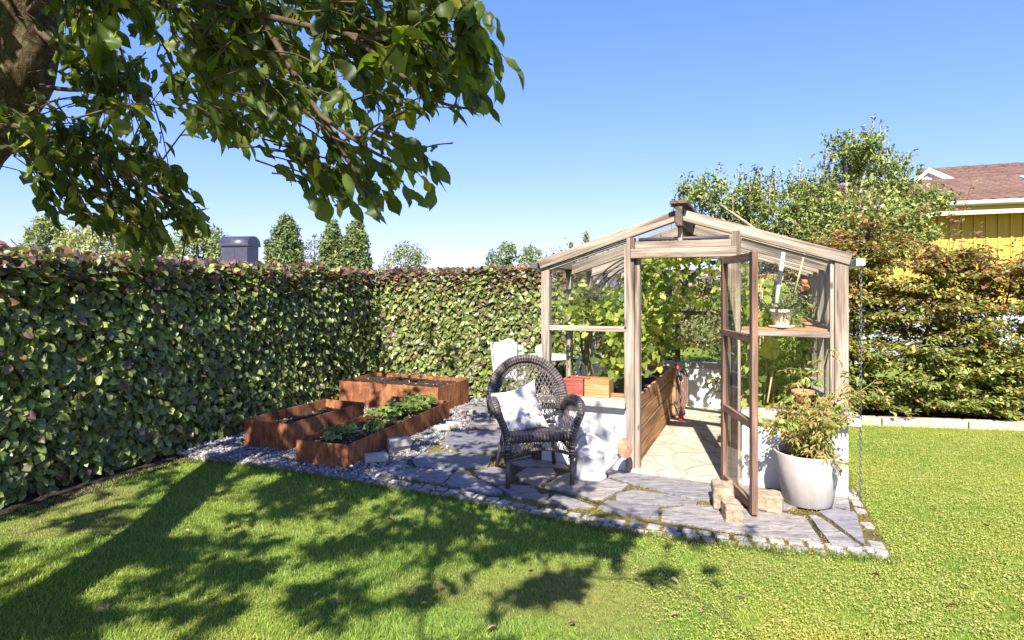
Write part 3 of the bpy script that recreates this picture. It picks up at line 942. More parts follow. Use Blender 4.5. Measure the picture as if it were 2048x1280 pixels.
# ================================================================== HEDGE
def make_hedge():
    A = np.array(HEDGE_A); B = np.array(HEDGE_B)
    C = np.array([1.12, 9.45 - 3.22 * .4203])
    root = thing('beech_hedge', 'long clipped beech hedge, dark green with coppery top, turning the corner behind the planters', 'hedge', (B[0], B[1], 0))
    runs = []
    core = MB()
    for (p, q, dep) in ((A, B, .8), (B, C, .8)):
        d = q - p; L = np.linalg.norm(d); d = d / L
        nr = np.array([d[1], -d[0]])        # towards the viewer's side
        runs.append((p, q, d, nr, L))
    # dark twiggy core
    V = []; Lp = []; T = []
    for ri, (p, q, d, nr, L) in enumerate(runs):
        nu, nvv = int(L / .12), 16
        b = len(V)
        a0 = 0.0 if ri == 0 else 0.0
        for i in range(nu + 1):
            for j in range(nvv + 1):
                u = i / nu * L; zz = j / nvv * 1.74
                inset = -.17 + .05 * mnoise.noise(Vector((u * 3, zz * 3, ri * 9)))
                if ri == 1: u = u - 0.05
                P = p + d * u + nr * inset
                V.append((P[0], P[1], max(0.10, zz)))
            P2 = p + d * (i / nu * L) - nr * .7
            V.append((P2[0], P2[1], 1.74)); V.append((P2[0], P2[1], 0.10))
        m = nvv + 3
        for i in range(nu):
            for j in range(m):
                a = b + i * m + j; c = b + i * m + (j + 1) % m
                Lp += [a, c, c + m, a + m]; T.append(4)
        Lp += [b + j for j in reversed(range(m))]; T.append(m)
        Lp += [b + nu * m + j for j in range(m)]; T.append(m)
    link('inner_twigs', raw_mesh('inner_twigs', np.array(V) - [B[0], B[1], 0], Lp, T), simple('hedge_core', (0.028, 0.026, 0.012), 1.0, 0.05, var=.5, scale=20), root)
    # stems at the foot
    mb = MB()
    for (p, q, d, nr, L) in runs:
        u = .1
        while u < L:
            P = p + d * u - nr * random.uniform(.05, .2)
            mb.tube([(P[0], P[1], -.02), (P[0] + random.gauss(0, .03), P[1], .3), (P[0] + random.gauss(0, .06), P[1], .9)], [.018, .015, .01], 6)
            u += random.uniform(.12, .25)
    mb.build('stem', MAT['twig'], root, world=True)
    lb = LB()
    for ri, (p, q, d, nr, L) in enumerate(runs):
        d3 = np.array([d[0], d[1], 0]); n3 = np.array([nr[0], nr[1], 0])
        n = int(L * 1.9 * (2500 if ri == 0 else 2300))
        u = R.uniform(0, L, n)
        if ri == 0:
            dens = np.clip(3.2 / np.maximum(p[1] + d[1] * u, 1.8), .25, 1.0)
            k = (R.random(n) < .45 + .55 * dens) & (p[1] + d[1] * u > 1.5); u = u[k]; n = len(u)
        z = .05 + 1.80 * R.random(n) ** .93
        dep = np.abs(R.normal(0, .085, n))
        top = 1.84 + .05 * np.array([mnoise.noise(Vector((a * 1.7, ri * 5, 0))) for a in u]) + (.05 * u / L if ri == 1 else 0)
        bulge = .05 * np.array([mnoise.noise(Vector((a * 1.3, b * 1.8, ri + 3))) for a, b in zip(u, z)])
        pos = np.c_[p + d * u[:, None] + nr * (bulge + .04 - dep)[:, None], z * top / 1.84]
        up = np.clip((z - 1.45) / .4, 0, 1)
        nrm = n3 * (1 - .35 * up)[:, None] + np.c_[np.zeros((n, 2)), .35 + .5 * up] + rdir(n) * .8
        ax = np.array([0, 0, -1]) * (1 - up)[:, None] * .75 + d3 * R.normal(0, .8, (n, 1)) + n3 * R.uniform(0, .8, (n, 1)) + rdir(n) * .45 + np.c_[np.zeros((n, 2)), up * .35]
        L_ = R.uniform(.055, .092, n)
        cop = np.clip((z + R.normal(0, .12, n) - 1.56) / .22, 0, 1)
        gr = pick([(.145, .195, .048), (.20, .26, .06), (.27, .33, .075), (.12, .15, .06), (.36, .38, .10), (.21, .16, .08)], n, [4, 4, 2.0, 2.4, .7, .9])
        cp = pick([(.23, .12, .065), (.15, .075, .075), (.30, .18, .09), (.12, .08, .105), (.16, .16, .055)], n, [2.5, 3.2, 1.2, 2.6, 3])
        mixk = (R.random(n) < cop * .66 + (.03 if ri == 0 else .08))[:, None]
        tint = np.where(mixk, cp, gr)
        if ri == 1: tint = tint * [.98, .92, .95]
        lb.add(OVA, pos, ax, nrm, L_, L_ * R.uniform(.78, .98, n), tint, R.uniform(.5, 1.6, n))
        # top surface
        n = int(L * 620)
        u = R.uniform(0, L, n)
        if ri == 0: u = u[p[1] + d[1] * u > 1.5]; n = len(u)
        bk = R.uniform(0, .75, n)
        top = 1.84 + .05 * np.array([mnoise.noise(Vector((a * 1.7, ri * 5, 0))) for a in u]) + (.05 * u / L if ri == 1 else 0) + R.normal(0, .025, n)
        pos = np.c_[p + d * u[:, None] - nr * bk[:, None], top]
        L_ = R.uniform(.05, .085, n)
        lb.add(OVA, pos, rdir(n) + [0, 0, .5], rdir(n) * .8 + [0, 0, .8], L_, L_ * .9,
               pick([(.25, .13, .07), (.17, .085, .08), (.32, .19, .09), (.13, .085, .105), (.16, .16, .055)], n, [2.5, 2.5, 1.6, 2, 2]), R.uniform(.5, 1.6, n))
    # end of the back run beside the greenhouse
    p, q, d, nr, L = runs[1]
    n = 2500
    pos = np.c_[q - nr * R.uniform(0, .8, n)[:, None] + d * R.normal(.02, .05, n)[:, None], .05 + 1.83 * R.random(n)]
    L_ = R.uniform(.05, .085, n)
    lb.add(OVA, pos, rdir(n) + [0, 0, -.5], rdir(n) * .6 + [d[0], d[1], .4], L_, L_ * .9, pick([(.10, .15, .04), (.14, .19, .05), (.17, .11, .06)], n), 1.0)
    lb.build('foliage', MAT['leaf_hedge'], root)


make_hedge()

# ================================================================== GREENHOUSE
GH = thing('greenhouse', 'small gabled greenhouse of weathered grey wood and glass on low white walls', 'greenhouse', (GO[0], GO[1], 0), -TH)
W_, D_ = 2.5, 3.2
G = MAT['grey_wood']; DK = MAT['dark_wood']


def part(name, mb, m, bevel=.004, parent=None, label=None):
    o = mb.build(name, m, parent or GH, bevel=bevel)
    if label: o['label'] = label
    return o


def roof_z(s, off=0.0):
    return 1.865 + (2.265 - 1.865) * (1 - abs(s - 1.25) / 1.25) + off


part('base_wall', MB().box(.0, .79, .03, .15, -.05, .56).box(1.735, 2.5, .03, .15, -.05, .56).box(0, .12, .152, 3.068, -.05, .56).box(2.38, 2.5, .152, 3.068, -.05, .56)
     .box(0, 2.5, 3.07, 3.2, -.05, .56), MAT['plaster'], .012)
for q in ((-.05, .795, -.045, .165), (1.732, 2.58, -.045, .165)):
    part('sill', MB().box(q[0], q[1], q[2], q[3], .562, .622), MAT['sill'], .008)
part('sill', MB().box(-.03, .15, .168, 3.04, .562, .615), MAT['sill'], .008)
part('sill', MB().box(2.35, 2.56, .168, 3.04, .562, .615), MAT['sill'], .008)
part('sill', MB().box(-.03, 2.53, 3.043, 3.23, .562, .622), MAT['sill'], .008)
part('floor', MB().prism([(.79, -.03), (1.735, -.03), (1.735, .15), (2.38, .15), (2.38, 3.07), (.12, 3.07), (.12, .15), (.79, .15)], -.02, .045), MAT['pale_floor'], .01)
# posts
for s0 in (0.0,):
    part('post', MB().box(0, .078, .03, .108, .623, 1.80), G)
part('post', MB().box(2.405, 2.5, .012, .108, .66, 1.83), G)
part('post', MB().box(2.375, 2.403, .03, .10, .623, 1.81), G)
part('door_post', MB().box(.80, .868, -.012, .085, -.01, 2.045), G)
part('door_jamb', MB().box(.870, .912, .015, .10, .04, 1.862), G)
part('door_post', MB().box(1.662, 1.728, -.004, .085, -.01, 2.075), G)
part('door_jamb', MB().box(1.612, 1.660, .015, .10, .04, 1.862), G)
for k in range(1, 5):
    tt = .78 * k if k < 4 else 3.09
    part('post', MB().box(.0, .055, tt, tt + .085, .617, 1.80), G)
    part('post', MB().box(2.40, 2.5, tt, tt + .07, .617, 1.80), G)
for s0 in (.80, 1.63):
    part('post', MB().box(s0, s0 + .06, 3.1, 3.17, .623, 1.98), DK)
# plates along the eaves, middle rails
part('eave_beam', MB().box(.002, .07, .11, 3.2, 1.80, 1.862), G)
part('eave_beam', MB().box(2.43, 2.498, .11, 3.2, 1.80, 1.862), G)
part('middle_rail', MB().box(.08, .798, .03, .085, 1.222, 1.268), G)
part('middle_rail', MB().box(1.73, 2.373, .03, .085, 1.222, 1.268), G)
part('middle_rail', MB().box(.005, .05, .112, 3.08, 1.222, 1.262), G)
part('middle_rail', MB().box(2.41, 2.48, .112, 3.08, 1.222, 1.262), G)
part('middle_rail', MB().box(.06, 2.40, 3.11, 3.16, 1.25, 1.305), DK)
part('tie_beam', MB().box(.06, 2.40, 3.115, 3.155, 1.80, 1.86), DK)
# glazing beads on the front
part('glazing_bead', MB().box(.779, .798, .005, .028, .623, 1.22).box(.779, .798, .005, .028, 1.27, 1.97), G, .002)
# rafters
for k, tt in enumerate((0.0, .78, 1.56, 2.34, 3.11)):
    wd, hh, off = (.085, .088, 0.0) if k == 0 else (.07, .105, -.045)
    z0 = tt + wd / 2
    for sg in (0, 1):
        s0, s1 = (-.01, 1.222) if sg == 0 else (2.515, 1.278)
        part('rafter', MB().beam((s0, z0, roof_z(s0, off - .035)), (s1, z0, roof_z(s1, off - .035)), wd, hh), G)
# second trim under the front rafter
for sg in (0, 1):
    s0, s1 = (.08, .79) if sg == 0 else (2.37, 1.735)
    part('rafter_trim', MB().beam((s0, .055, roof_z(s0, -.102)), (s1, .055, roof_z(s1, -.102)), .05, .022), G, .002)
part('ridge_beam', MB().box(1.222, 1.278, -.075, 3.22, 2.125, 2.305), DK)
part('ridge_cap', MB().box(1.18, 1.32, -.10, 3.25, 2.307, 2.335), DK)
part('king_post', MB().box(1.232, 1.268, .02, .07, 2.008, 2.123), G)
part('lintel', MB().box(.870, 1.660, .012, .075, 1.946, 2.008), G)
part('lintel', MB().box(.845, 1.700, -.045, .07, 1.864, 1.943), G)
part('gable_pole', MB().tube([(.90, .04, 2.028), (1.64, .04, 2.028)], .016, 10), MAT['steel_dark'], 0)
# gutters
part('gutter', MB().box(2.545, 2.605, -.02, 3.25, 1.775, 1.83), MAT['white_paint'])
part('gutter', MB().box(-.095, -.035, .02, 3.25, 1.79, 1.845), MAT['grey_metal'])


# panes
def pane(c8, parent=None):
    return part('pane', MB().hexa(c8), MAT['glass'], 0, parent)


def vpane(s0, s1, t, z0, z1, z0b=None, z1b=None):
    z0b = z0 if z0b is None else z0b; z1b = z1 if z1b is None else z1b
    pane([(s0, t, z0), (s1, t, z0b), (s0, t + .004, z0), (s1, t + .004, z0b), (s0, t, z1), (s1, t, z1b), (s0, t + .004, z1), (s1, t + .004, z1b)])


vpane(.08, .778, .045, .625, 1.220)
vpane(.08, .798, .045, 1.27, roof_z(.08, -.12), None, roof_z(.798, -.12))
vpane(1.73, 2.373, .045, .625, 1.220)
vpane(1.73, 2.373, .045, 1.27, roof_z(1.73, -.12), None, roof_z(2.373, -.12))
vpane(.87, 1.228, .045, 2.01, roof_z(.87, -.10), None, roof_z(1.228, -.10))
vpane(1.272, 1.66, .045, 2.01, roof_z(1.272, -.10), None, roof_z(1.66, -.10))
for (s0, s1) in ((.058, .798), (.862, 1.628), (1.692, 2.398)):
    vpane(s0, s1, 3.13, .625, 1.248); vpane(s0, s1, 3.13, 1.307, 1.798)
TB = [(.11, .778), (.867, 1.558), (1.647, 2.338), (2.427, 3.088)]
for (t0, t1) in TB:
    for s in (.025, 2.47):
        for (z0, z1) in ((.62, 1.22), (1.264, 1.798)):
            pane([(s, t0, z0), (s + .004, t0, z0), (s, t1, z0), (s + .004, t1, z0), (s, t0, z1), (s + .004, t0, z1), (s, t1, z1), (s + .004, t1, z1)])
for k in range(4):
    t0, t1 = (.088, .80, 1.58, 2.36)[k], (.798, 1.578, 2.358, 3.19)[k]
    for (s0, s1) in ((-.05, 1.22), (1.28, 2.55)):
        z0, z1 = roof_z(s0, .016), roof_z(s1, .016)
        pane([(s0, t0, z0), (s1, t0, z1), (s0, t1, z0), (s1, t1, z1), (s0, t0, z0 + .004), (s1, t0, z1 + .004), (s0, t1, z0 + .004), (s1, t1, z1 + .004)])
# inner shelf
part('shelf', MB().box(1.732, 2.395, .088, .27, 1.262, 1.284), MAT['shelf_wood'])
part('shelf', MB().box(2.22, 2.395, .275, 2.6, 1.262, 1.284), MAT['shelf_wood'])
# open door, swung out towards the lawn
HN = Vector((1.598, -.03, 0)); dd = Vector((.341, -.941, 0)).normalized(); dn = Vector((-dd.y, dd.x, 0))
DW = .735


def dbox(a0, a1, z0, z1, th=.042, grain=None):
    c = []
    for z in (z0, z1):
        for n_ in (-th / 2, th / 2):
            for a in (a0, a1):
                c.append(HN + dd * a + dn * n_ + Vector((0, 0, z)))
    return c


mb = MB()
mb.hexa(dbox(0, .06, .05, 1.855), 2).hexa(dbox(DW - .062, DW, .035, 1.862), 2)
for (z0, z1) in ((1.80, 1.855), (1.222, 1.275), (.62, .675), (.052, .115)):
    mb.hexa(dbox(.061, DW - .063, z0, z1, .038), 0)
door = part('door', mb, MAT['door_wood'], .004, None, 'brown wooden glazed door standing open')
for (z0, z1) in ((1.276, 1.799), (.676, 1.221), (.116, .619)):
    pane(dbox(.058, DW - .060, z0, z1, .005), door)
part('hinge', MB().tube([HN + Vector((0, .03, .35)), HN + Vector((0, .03, .45))], .008, 8), MAT['black_metal'], 0, door)
part('hinge', MB().tube([HN + Vector((0, .03, 1.5)), HN + Vector((0, .03, 1.6))], .008, 8), MAT['black_metal'], 0, door)

# rain chain
rc = thing('rain_chain', 'thin hanging rain chain under the white gutter end', 'chain', tuple(gl2w(2.575, -.01, 0)))
mb = MB(); z = 1.775; i = 0
bx, by, _ = gl2w(2.575, -.01)
while z > .02:
    pts = []
    for k in range(8):
        th = 2 * math.pi * k / 8
        a = .011 * math.cos(th); b = .019 * math.sin(th)
        pts.append((bx + (a if i % 2 else a * .2), by + (a * .2 if i % 2 else a), z + b))
    mb.tube(pts, .0028, 5, False, closed=True)
    z -= .031; i += 1
mb.build('links', MAT['grey_metal'], rc, world=True)

# raised bed inside
rb = thing('raised_bed', 'waist-low bed of horizontal brown planks inside the greenhouse', 'raised bed', tuple(gl2w(.5, 1.2, .045)), -TH)


def gpart(name, mb, m, parent, bevel=.003):
    """mb in greenhouse coordinates"""
    V = np.array(mb.V); MM = np.array(FR['greenhouse'])
    mb.V = [tuple(p) for p in (V @ MM[:3, :3].T + MM[:3, 3])]
    return mb.build(name, m, parent, world=True, bevel=bevel)


for i in range(4):
    gpart('plank', MB().box(.85, .878, .16, 2.30, .05 + .153 * i,   .05 + .153 * i + .140), MAT['bed_wood'], rb)
gpart('end_board', MB().box(.15, .848, 2.272, 2.30, .05, .655), MAT['bed_wood'], rb)
gpart('end_board', MB().box(.15, .848, .17, .198, .05, .655), MAT['bed_wood'], rb)
gpart('corner_post', MB().box(.88, .915, 2.25, 2.30, .046, .64), MAT['bed_wood'], rb)
gpart('soil', MB().box(.13, .847, .20, 2.27, .3, .585), MAT['soil'], rb, 0)

# hose hanging on the end of the bed
hs = thing('garden_hose', 'brown garden hose coiled on the end of the plank bed, with red spray head', 'hose', tuple(gl2w(.95, 2.3, .045)), -TH)
mb = MB()
for i in range(4):
    cz = .36 + .01 * i; rr = .21 + .018 * i
    pts = [(.945 + .018 * i + .05 * math.sin(k / 24 * 2 * math.pi), 2.27 + .02 * i + .05 * math.cos(k / 24 * 2 * math.pi), cz + rr * .9 * math.cos(k / 24 * 2 * math.pi)) for k in range(24)]
    mb.tube(pts, .0095, 8, closed=True)
gpart('hose', mb, MAT['hose'], hs, 0)
gpart('spray_head', MB().tube([(.93, 2.2, .70), (.945, 2.18, .66), (.955, 2.17, .64)], [.022, .024, .02], 10), MAT['red_plastic'], hs, 0)
gpart('grip', MB().tube([(.955, 2.17, .64), (.985, 2.15, .56), (.995, 2.15, .51)], [.018, .02, .012], 10), MAT['black_metal'], hs, 0)
gpart('connector', MB().tube([(1.0, 2.1, .05), (1.0, 2.1, .09), (1.0, 2.1, .16)], [.035, .03, .012], 10), MAT['red_plastic'], hs, 0)
gpart('hose', MB().tube(spline([(.995, 2.15, .51), (1.01, 2.12, .33), (1.0, 2.1, .16)], 6), .008, 8), MAT['hose'], hs, 0)


# crates on the sill inside the left front window
def crate(name, label, s0, s1, t0, t1, z0, h, m, inner):
    r = thing(name, label, 'crate', tuple(gl2w((s0 + s1) / 2, (t0 + t1) / 2, z0)), -TH)
    th = .012
    gpart('side_board', MB().box(s0, s1, t0, t0 + th, z0, z0 + h), m, r)
    gpart('side_board', MB().box(s0, s1, t1 - th, t1, z0, z0 + h), m, r)
    gpart('end_board', MB().box(s0, s0 + th, t0 + th + .001, t1 - th - .001, z0, z0 + h * 1.0), m, r)
    gpart('end_board', MB().box(s1 - th, s1, t0 + th + .001, t1 - th - .001, z0, z0 + h * 1.0), m, r)
    gpart('bottom', MB().box(s0 + th, s1 - th, t0 + th, t1 - th, z0 + .002, z0 + .012), inner, r)
    return r


crate('red_crate', 'faded red painted wooden crate on the sill behind the front glass', .20, .385, .075, .27, .624, .155, MAT['red_wood'], MAT['red_wood'])
crate('pine_crate', 'bare pine box on the sill beside the red crate', .40, .625, .075, .26, .624, .160, MAT['crate_wood'], MAT['crate_wood'])
gb = MB()


def pot(name, label, s, t_, z, r, h, m, cat='pot'):
    p = gl2w(s, t_, z)
    r_ = thing(name, label, cat, tuple(p))
    MB().lathe([(r * .68, 0), (r * .9, h * .75), (r * .92, h * .76), (r * 1.04, h * .78), (r * 1.04, h), (r * .88, h), (r * .84, h * .86)], n=28, caps=False).build('body', m, r_)
    MB().lathe([(r * .68, 0), (.001, .001)], n=28, caps=False).build('bottom', m, r_)
    MB().lathe([(r * .87, h * .84), (.001, h * .88)], n=20, caps=False).build('soil', MAT['soil'], r_)
    return r_


cp = pot('cream_flowerpot', 'cream flowerpot with small grey leaved plant on the front shelf', 2.035, .17, 1.30, .088, .135, MAT['cream_pot'])
MB().lathe([(.075, -.014), (.10, -.010), (.10, .004), (.06, .0)], n=28).build('saucer', MAT['cream_pot'], cp)
tp_ = pot('terracotta_pot', 'terracotta pot on the sill behind the right front glass', 2.20, .30, .624, .085, .14, MAT['terracotta'])
# plant of the cream pot
c = gl2w(2.035, .17, 1.42); n = 260
lb = LB(); dr = rdir(n) * [1, 1, .5] + [0, 0, .25]
lb.add(OVA, np.array(c) + norm(dr) * R.uniform(.02, .15, (n, 1)) * [1.15, 1.15, .7], dr + rdir(n) * .4, rdir(n) * .5 + [0, 0, 1], R.uniform(.03, .055, n), R.uniform(.012, .022, n),
       pick([(.12, .14, .11), (.19, .21, .16), (.07, .085, .06)], n))
o = lb.build('leaves', MAT['leaf_tree'], cp)
# sticks
a = MB().tube([tuple(gl2w(1.99, .22, 1.43)), tuple(gl2w(2.06, .42, 1.93))], .017, 8).build('white_stake', MAT['white_wood'])
tag(a, 'white wooden stake leaning up behind the cream flowerpot', 'stake')
for (s0, t0, s1, t1, z0, z1, lab) in ((1.93, .30, 2.0, .55, .64, 1.05, 'pale bamboo cane leaning behind the right lower pane'),
                                      (2.12, .5, 2.22, .45, 1.45, 1.9, 'thin bamboo cane beside the white stake under the rafters')):
    a = MB().tube([tuple(gl2w(s0, t0, z0)), tuple(gl2w(s1, t1, z1))], .008, 6).build('bamboo_cane', MAT['bamboo'])
    tag(a, lab, 'cane', 'canes in the greenhouse')
# lime green sack and long trough at the right side wall
tr = thing('trough', 'long grey wooden trough along the right wall inside the greenhouse', 'trough', tuple(gl2w(2.24, 1.4, .045)), -TH)
gpart('side_board', MB().box(2.10, 2.12, .45, 2.5, .046, .60), G, tr); gpart('side_board', MB().box(2.355, 2.372, .45, 2.5, .046, .60), G, tr)
gpart('end_board', MB().box(2.122, 2.353, .45, .47, .046, .60), G, tr); gpart('end_board', MB().box(2.122, 2.353, 2.48, 2.5, .046, .60), G, tr)
gpart('soil', MB().box(2.123, 2.352, .472, 2.478, .3, .55), MAT['soil'], tr, 0)
lc = thing('lime_watering_can', 'lime green plastic can standing on the trough inside the greenhouse', 'watering can', tuple(gl2w(2.16, 1.4, .62)), -TH)
MB().lathe([(.09, -.07), (.10, 0), (.10, .16), (.06, .19), (.05, .19)], n=20).build('body', MAT['lime'], lc)
MB().tube(spline([(-.09, 0, .05), (-.2, 0, .12), (-.25, 0, .24)]), [.03] * 8 + [.02] * 9, 8).build('spout', MAT['lime'], lc)

# vine
VN = thing('grape_vine', 'bright green grape vine filling the left side and roof of the greenhouse', 'vine', tuple(gl2w(.45, 1.0, .585)))
lb = LB()


def vine_leaves(n, s0, s1, t0, t1, z0, z1, keep=None, sz=(.05, .10)):
    P = np.c_[R.uniform(s0, s1, n), R.uniform(t0, t1, n), R.uniform(z0, z1, n)]
    zr = 1.865 + .4 * (1 - np.abs(P[:, 0] - 1.25) / 1.25) - .1
    k = P[:, 2] < zr
    nz = np.array([mnoise.noise(Vector(p * 2.6)) for p in P])
    k &= nz + R.normal(0, .1, n) > -.12
    if keep is not None: k &= keep(P)
    P = P[k]; m = len(P)
    Wd = np.array([GO[0], GO[1], 0]) + P[:, :1] * [UX, UY, 0] + P[:, 1:2] * [VX, VY, 0] + P[:, 2:] * [0, 0, 1]
    L_ = R.uniform(*sz, m)
    lb.add(GRAPE, Wd, rdir(m) * .7 + [-VX * .3, -VY * .3, -.45], rdir(m) * .7 + [-.1, -.55, .75], L_, L_,
           pick([(.32, .38, .07), (.42, .44, .09), (.20, .27, .05), (.52, .48, .12), (.11, .16, .04)], m, [3.5, 2.5, 3, 1, 3]), R.uniform(.5, 2.5, m))


vine_leaves(800, .10, .95, .22, 1.2, .80, 1.62, lambda P: (P[:, 0] > .36) | (P[:, 2] > 1.22))
vine_leaves(760, .06, .80, .5, 2.9, .85, 1.85, lambda P: ((P[:, 0] > .55) | (P[:, 2] < 1.62)) & ((P[:, 0] > .40) | (P[:, 2] > 1.2)))
vine_leaves(110, .78, .92, 1.3, 2.6, .85, 1.5)
vine_leaves(700, .5, 1.85, 1.25, 3.0, 1.42, 2.15)
vine_leaves(260, .8, 1.5, .5, 1.6, 1.85, 2.12)
vine_leaves(260, .1, .92, 2.55, 3.02, .66, 1.5)
vine_leaves(150, 1.58, 1.75, 2.7, 3.0, .68, 1.5)
lb.build('foliage', MAT['leaf_vine'], VN)
mb = MB()
for i in range(9):
    t0 = .4 + i * .29
    mb.tube([tuple(gl2w(*p)) for p in spline([(.35 + random.gauss(0, .08), t0, .58), (.3 + random.gauss(0, .1), t0 + random.gauss(0, .1), 1.1), (.35, t0 + random.gauss(0, .15), 1.65), (.8, t0 + random.gauss(0, .2), 1.93), (1.35, t0 + random.gauss(0, .3), 2.02)], 5)], [.014] * 10 + [.008] * 11, 6)
mb.build('stem', MAT['twig'], VN, world=True)
for (s, t_, z) in ((1.38, 1.4, 1.72), (1.28, 1.7, 1.66), (1.1, 1.5, 1.70), (1.48, 1.9, 1.68), (.9, 1.8, 1.62), (.35, .75, 1.12), (.42, 1.0, 1.05)):
    mb = MB(); c = gl2w(s, t_, z)
    for _ in range(30):
        u = random.random(); a = random.uniform(0, 6.3); rr = .045 * (1 - u) ** .6
        mb.ball((c.x + rr * math.cos(a), c.y + rr * math.sin(a), c.z - .14 * u), .0105, 8)
    mb.build('grape_cluster', MAT['grape'], VN, world=True)


def tomato(name, label, base, h, n, spread, seed, fr=(), loc=None, dry=.15, cat='tomato plant', long=()):
    rng = random.Random(seed)
    r = thing(name, label, cat, base)
    mb = MB(); lb = LB(); b = Vector(base); stems = []
    for i in range(n):
        a = rng.uniform(0, 6.28); sp = spread * rng.uniform(.2, 1)
        hh = h * rng.uniform(.5, 1.05)
        p = spline([b + Vector((rng.gauss(0, .02), rng.gauss(0, .02), 0)), b + Vector((sp * .35 * math.cos(a), sp * .35 * math.sin(a), hh * .55)),
                    b + Vector((sp * math.cos(a), sp * math.sin(a), hh))], 9)
        mb.tube(p, [.006] * 9 + [.0035] * 10, 5)
        stems.append((p[4:], 2))
    for e_ in long:
        e_ = Vector(e_); m_ = b.lerp(e_, .5) + Vector((0, 0, .10))
        p = spline([b, m_, e_], 8); mb.tube(p, [.005] * 8 + [.0028] * 9, 5); stems.append((p[9:], 1))
    for sp_, per_ in stems:
        for q in sp_:
            for _ in range(per_):
                dv = Vector((rng.gauss(0, 1), rng.gauss(0, 1), rng.uniform(-.5, .35))).normalized(); ln = rng.uniform(.06, .15)
                e = q + dv * ln + Vector((0, 0, -.02))
                mb.tube([q, q + dv * ln * .6 + Vector((0, 0, .008)), e], .0018, 4, False)
                m = 6
                u = np.linspace(.3, 1, m)[:, None]
                pp = np.array(q) + (np.array(e) - np.array(q)) * u
                sd = np.cross(np.array(dv), [0, 0, 1]) * np.where(np.arange(m) % 2, 1, -1)[:, None]
                col = [(.27, .34, .085), (.37, .42, .13), (.18, .26, .06)] if rng.random() > dry else [(.38, .27, .12), (.46, .36, .16), (.28, .19, .09)]
                lb.add(OVA, pp, sd * .8 + np.array(dv) * .6 + rdir(m) * .35 + [0, 0, -.3], rdir(m) * .5 + [0, -.3, 1], R.uniform(.022, .055, m), R.uniform(.012, .028, m), pick(col, m), R.uniform(.8, 3, m))
    mb.build('stem', MAT['stem_green'], r, world=True)
    lb.build('leaves', MAT['leaf_vine'], r)
    for (x, y, z, rad, key) in fr:
        MB().ball((0, 0, 0), rad, 14, (1, 1, .88)).build('tomato', MAT[key], r).location = Vector((x, y, z)) - b
    return r


TP = [(1.86, .9, 1.2, 5), (2.1, .65, 1.3, 6), (1.95, 1.5, 1.35, 6), (1.8, 2.2, 1.3, 6), (2.2, 1.9, 1.2, 5)]
TL = ['tall tomato plant inside the greenhouse close behind the open door', 'tall tomato plant with ripe orange fruit behind the cream flowerpot', 'leafy tomato plant in the middle of the greenhouse right side',
      'leafy plant at the far right end of the greenhouse, next to the back wall', 'slender tomato plant growing in the trough']
for i, (s, t_, h, n) in enumerate(TP):
    p = gl2w(s, t_, .05 if i < 4 else .55)
    fr = []
    if i == 1:
        q = gl2w(2.22, .42, 1.66); fr = [(q.x, q.y, q.z, .026, 'tomato_red'), (q.x + .01, q.y, q.z - .045, .03, 'tomato_red')]
    if i == 0:
        q = gl2w(1.86, .42, 1.36); fr = [(q.x, q.y, q.z, .022, 'tomato_red')]
    tomato('tomato_plant', TL[i], tuple(p), h * (1.35 if i < 4 else .8), n + 3, .34, 30 + i, fr, dry=.08)
# broad leaves low behind the right pane
lb = LB(); n = 420
P = np.c_[R.uniform(1.76, 2.08, n), R.uniform(.35, 2.2, n), R.uniform(.35, 1.7, n)]
Wd = np.array([GO[0], GO[1], 0]) + P[:, :1] * [UX, UY, 0] + P[:, 1:2] * [VX, VY, 0] + P[:, 2:] * [0, 0, 1]
cu = thing('cucumber_plant', 'broad leaved pale green climber behind the right lower pane', 'plant', tuple(gl2w(1.9, 1.0, .05)))
lb.add(GRAPE, Wd, rdir(n) * .7 + [0, -.3, -.6], rdir(n) * .6 + [0, -.6, .7], R.uniform(.05, .12, n), R.uniform(.05, .12, n), pick([(.36, .43, .075), (.46, .48, .11), (.24, .31, .06)], n), R.uniform(.5, 2, n))
lb.build('foliage', MAT['leaf_vine'], cu)
mb = MB()
for i in range(6):
    s = random.uniform(1.8, 2.05); t0 = random.uniform(.5, 2.0)
    mb.tube([tuple(gl2w(s, t0, .05)), tuple(gl2w(s + random.gauss(0, .04), t0, .9)), tuple(gl2w(s + random.gauss(0, .08), t0, 1.7))], .007, 6)
mb.build('stem', MAT['stem_dry'], cu, world=True)

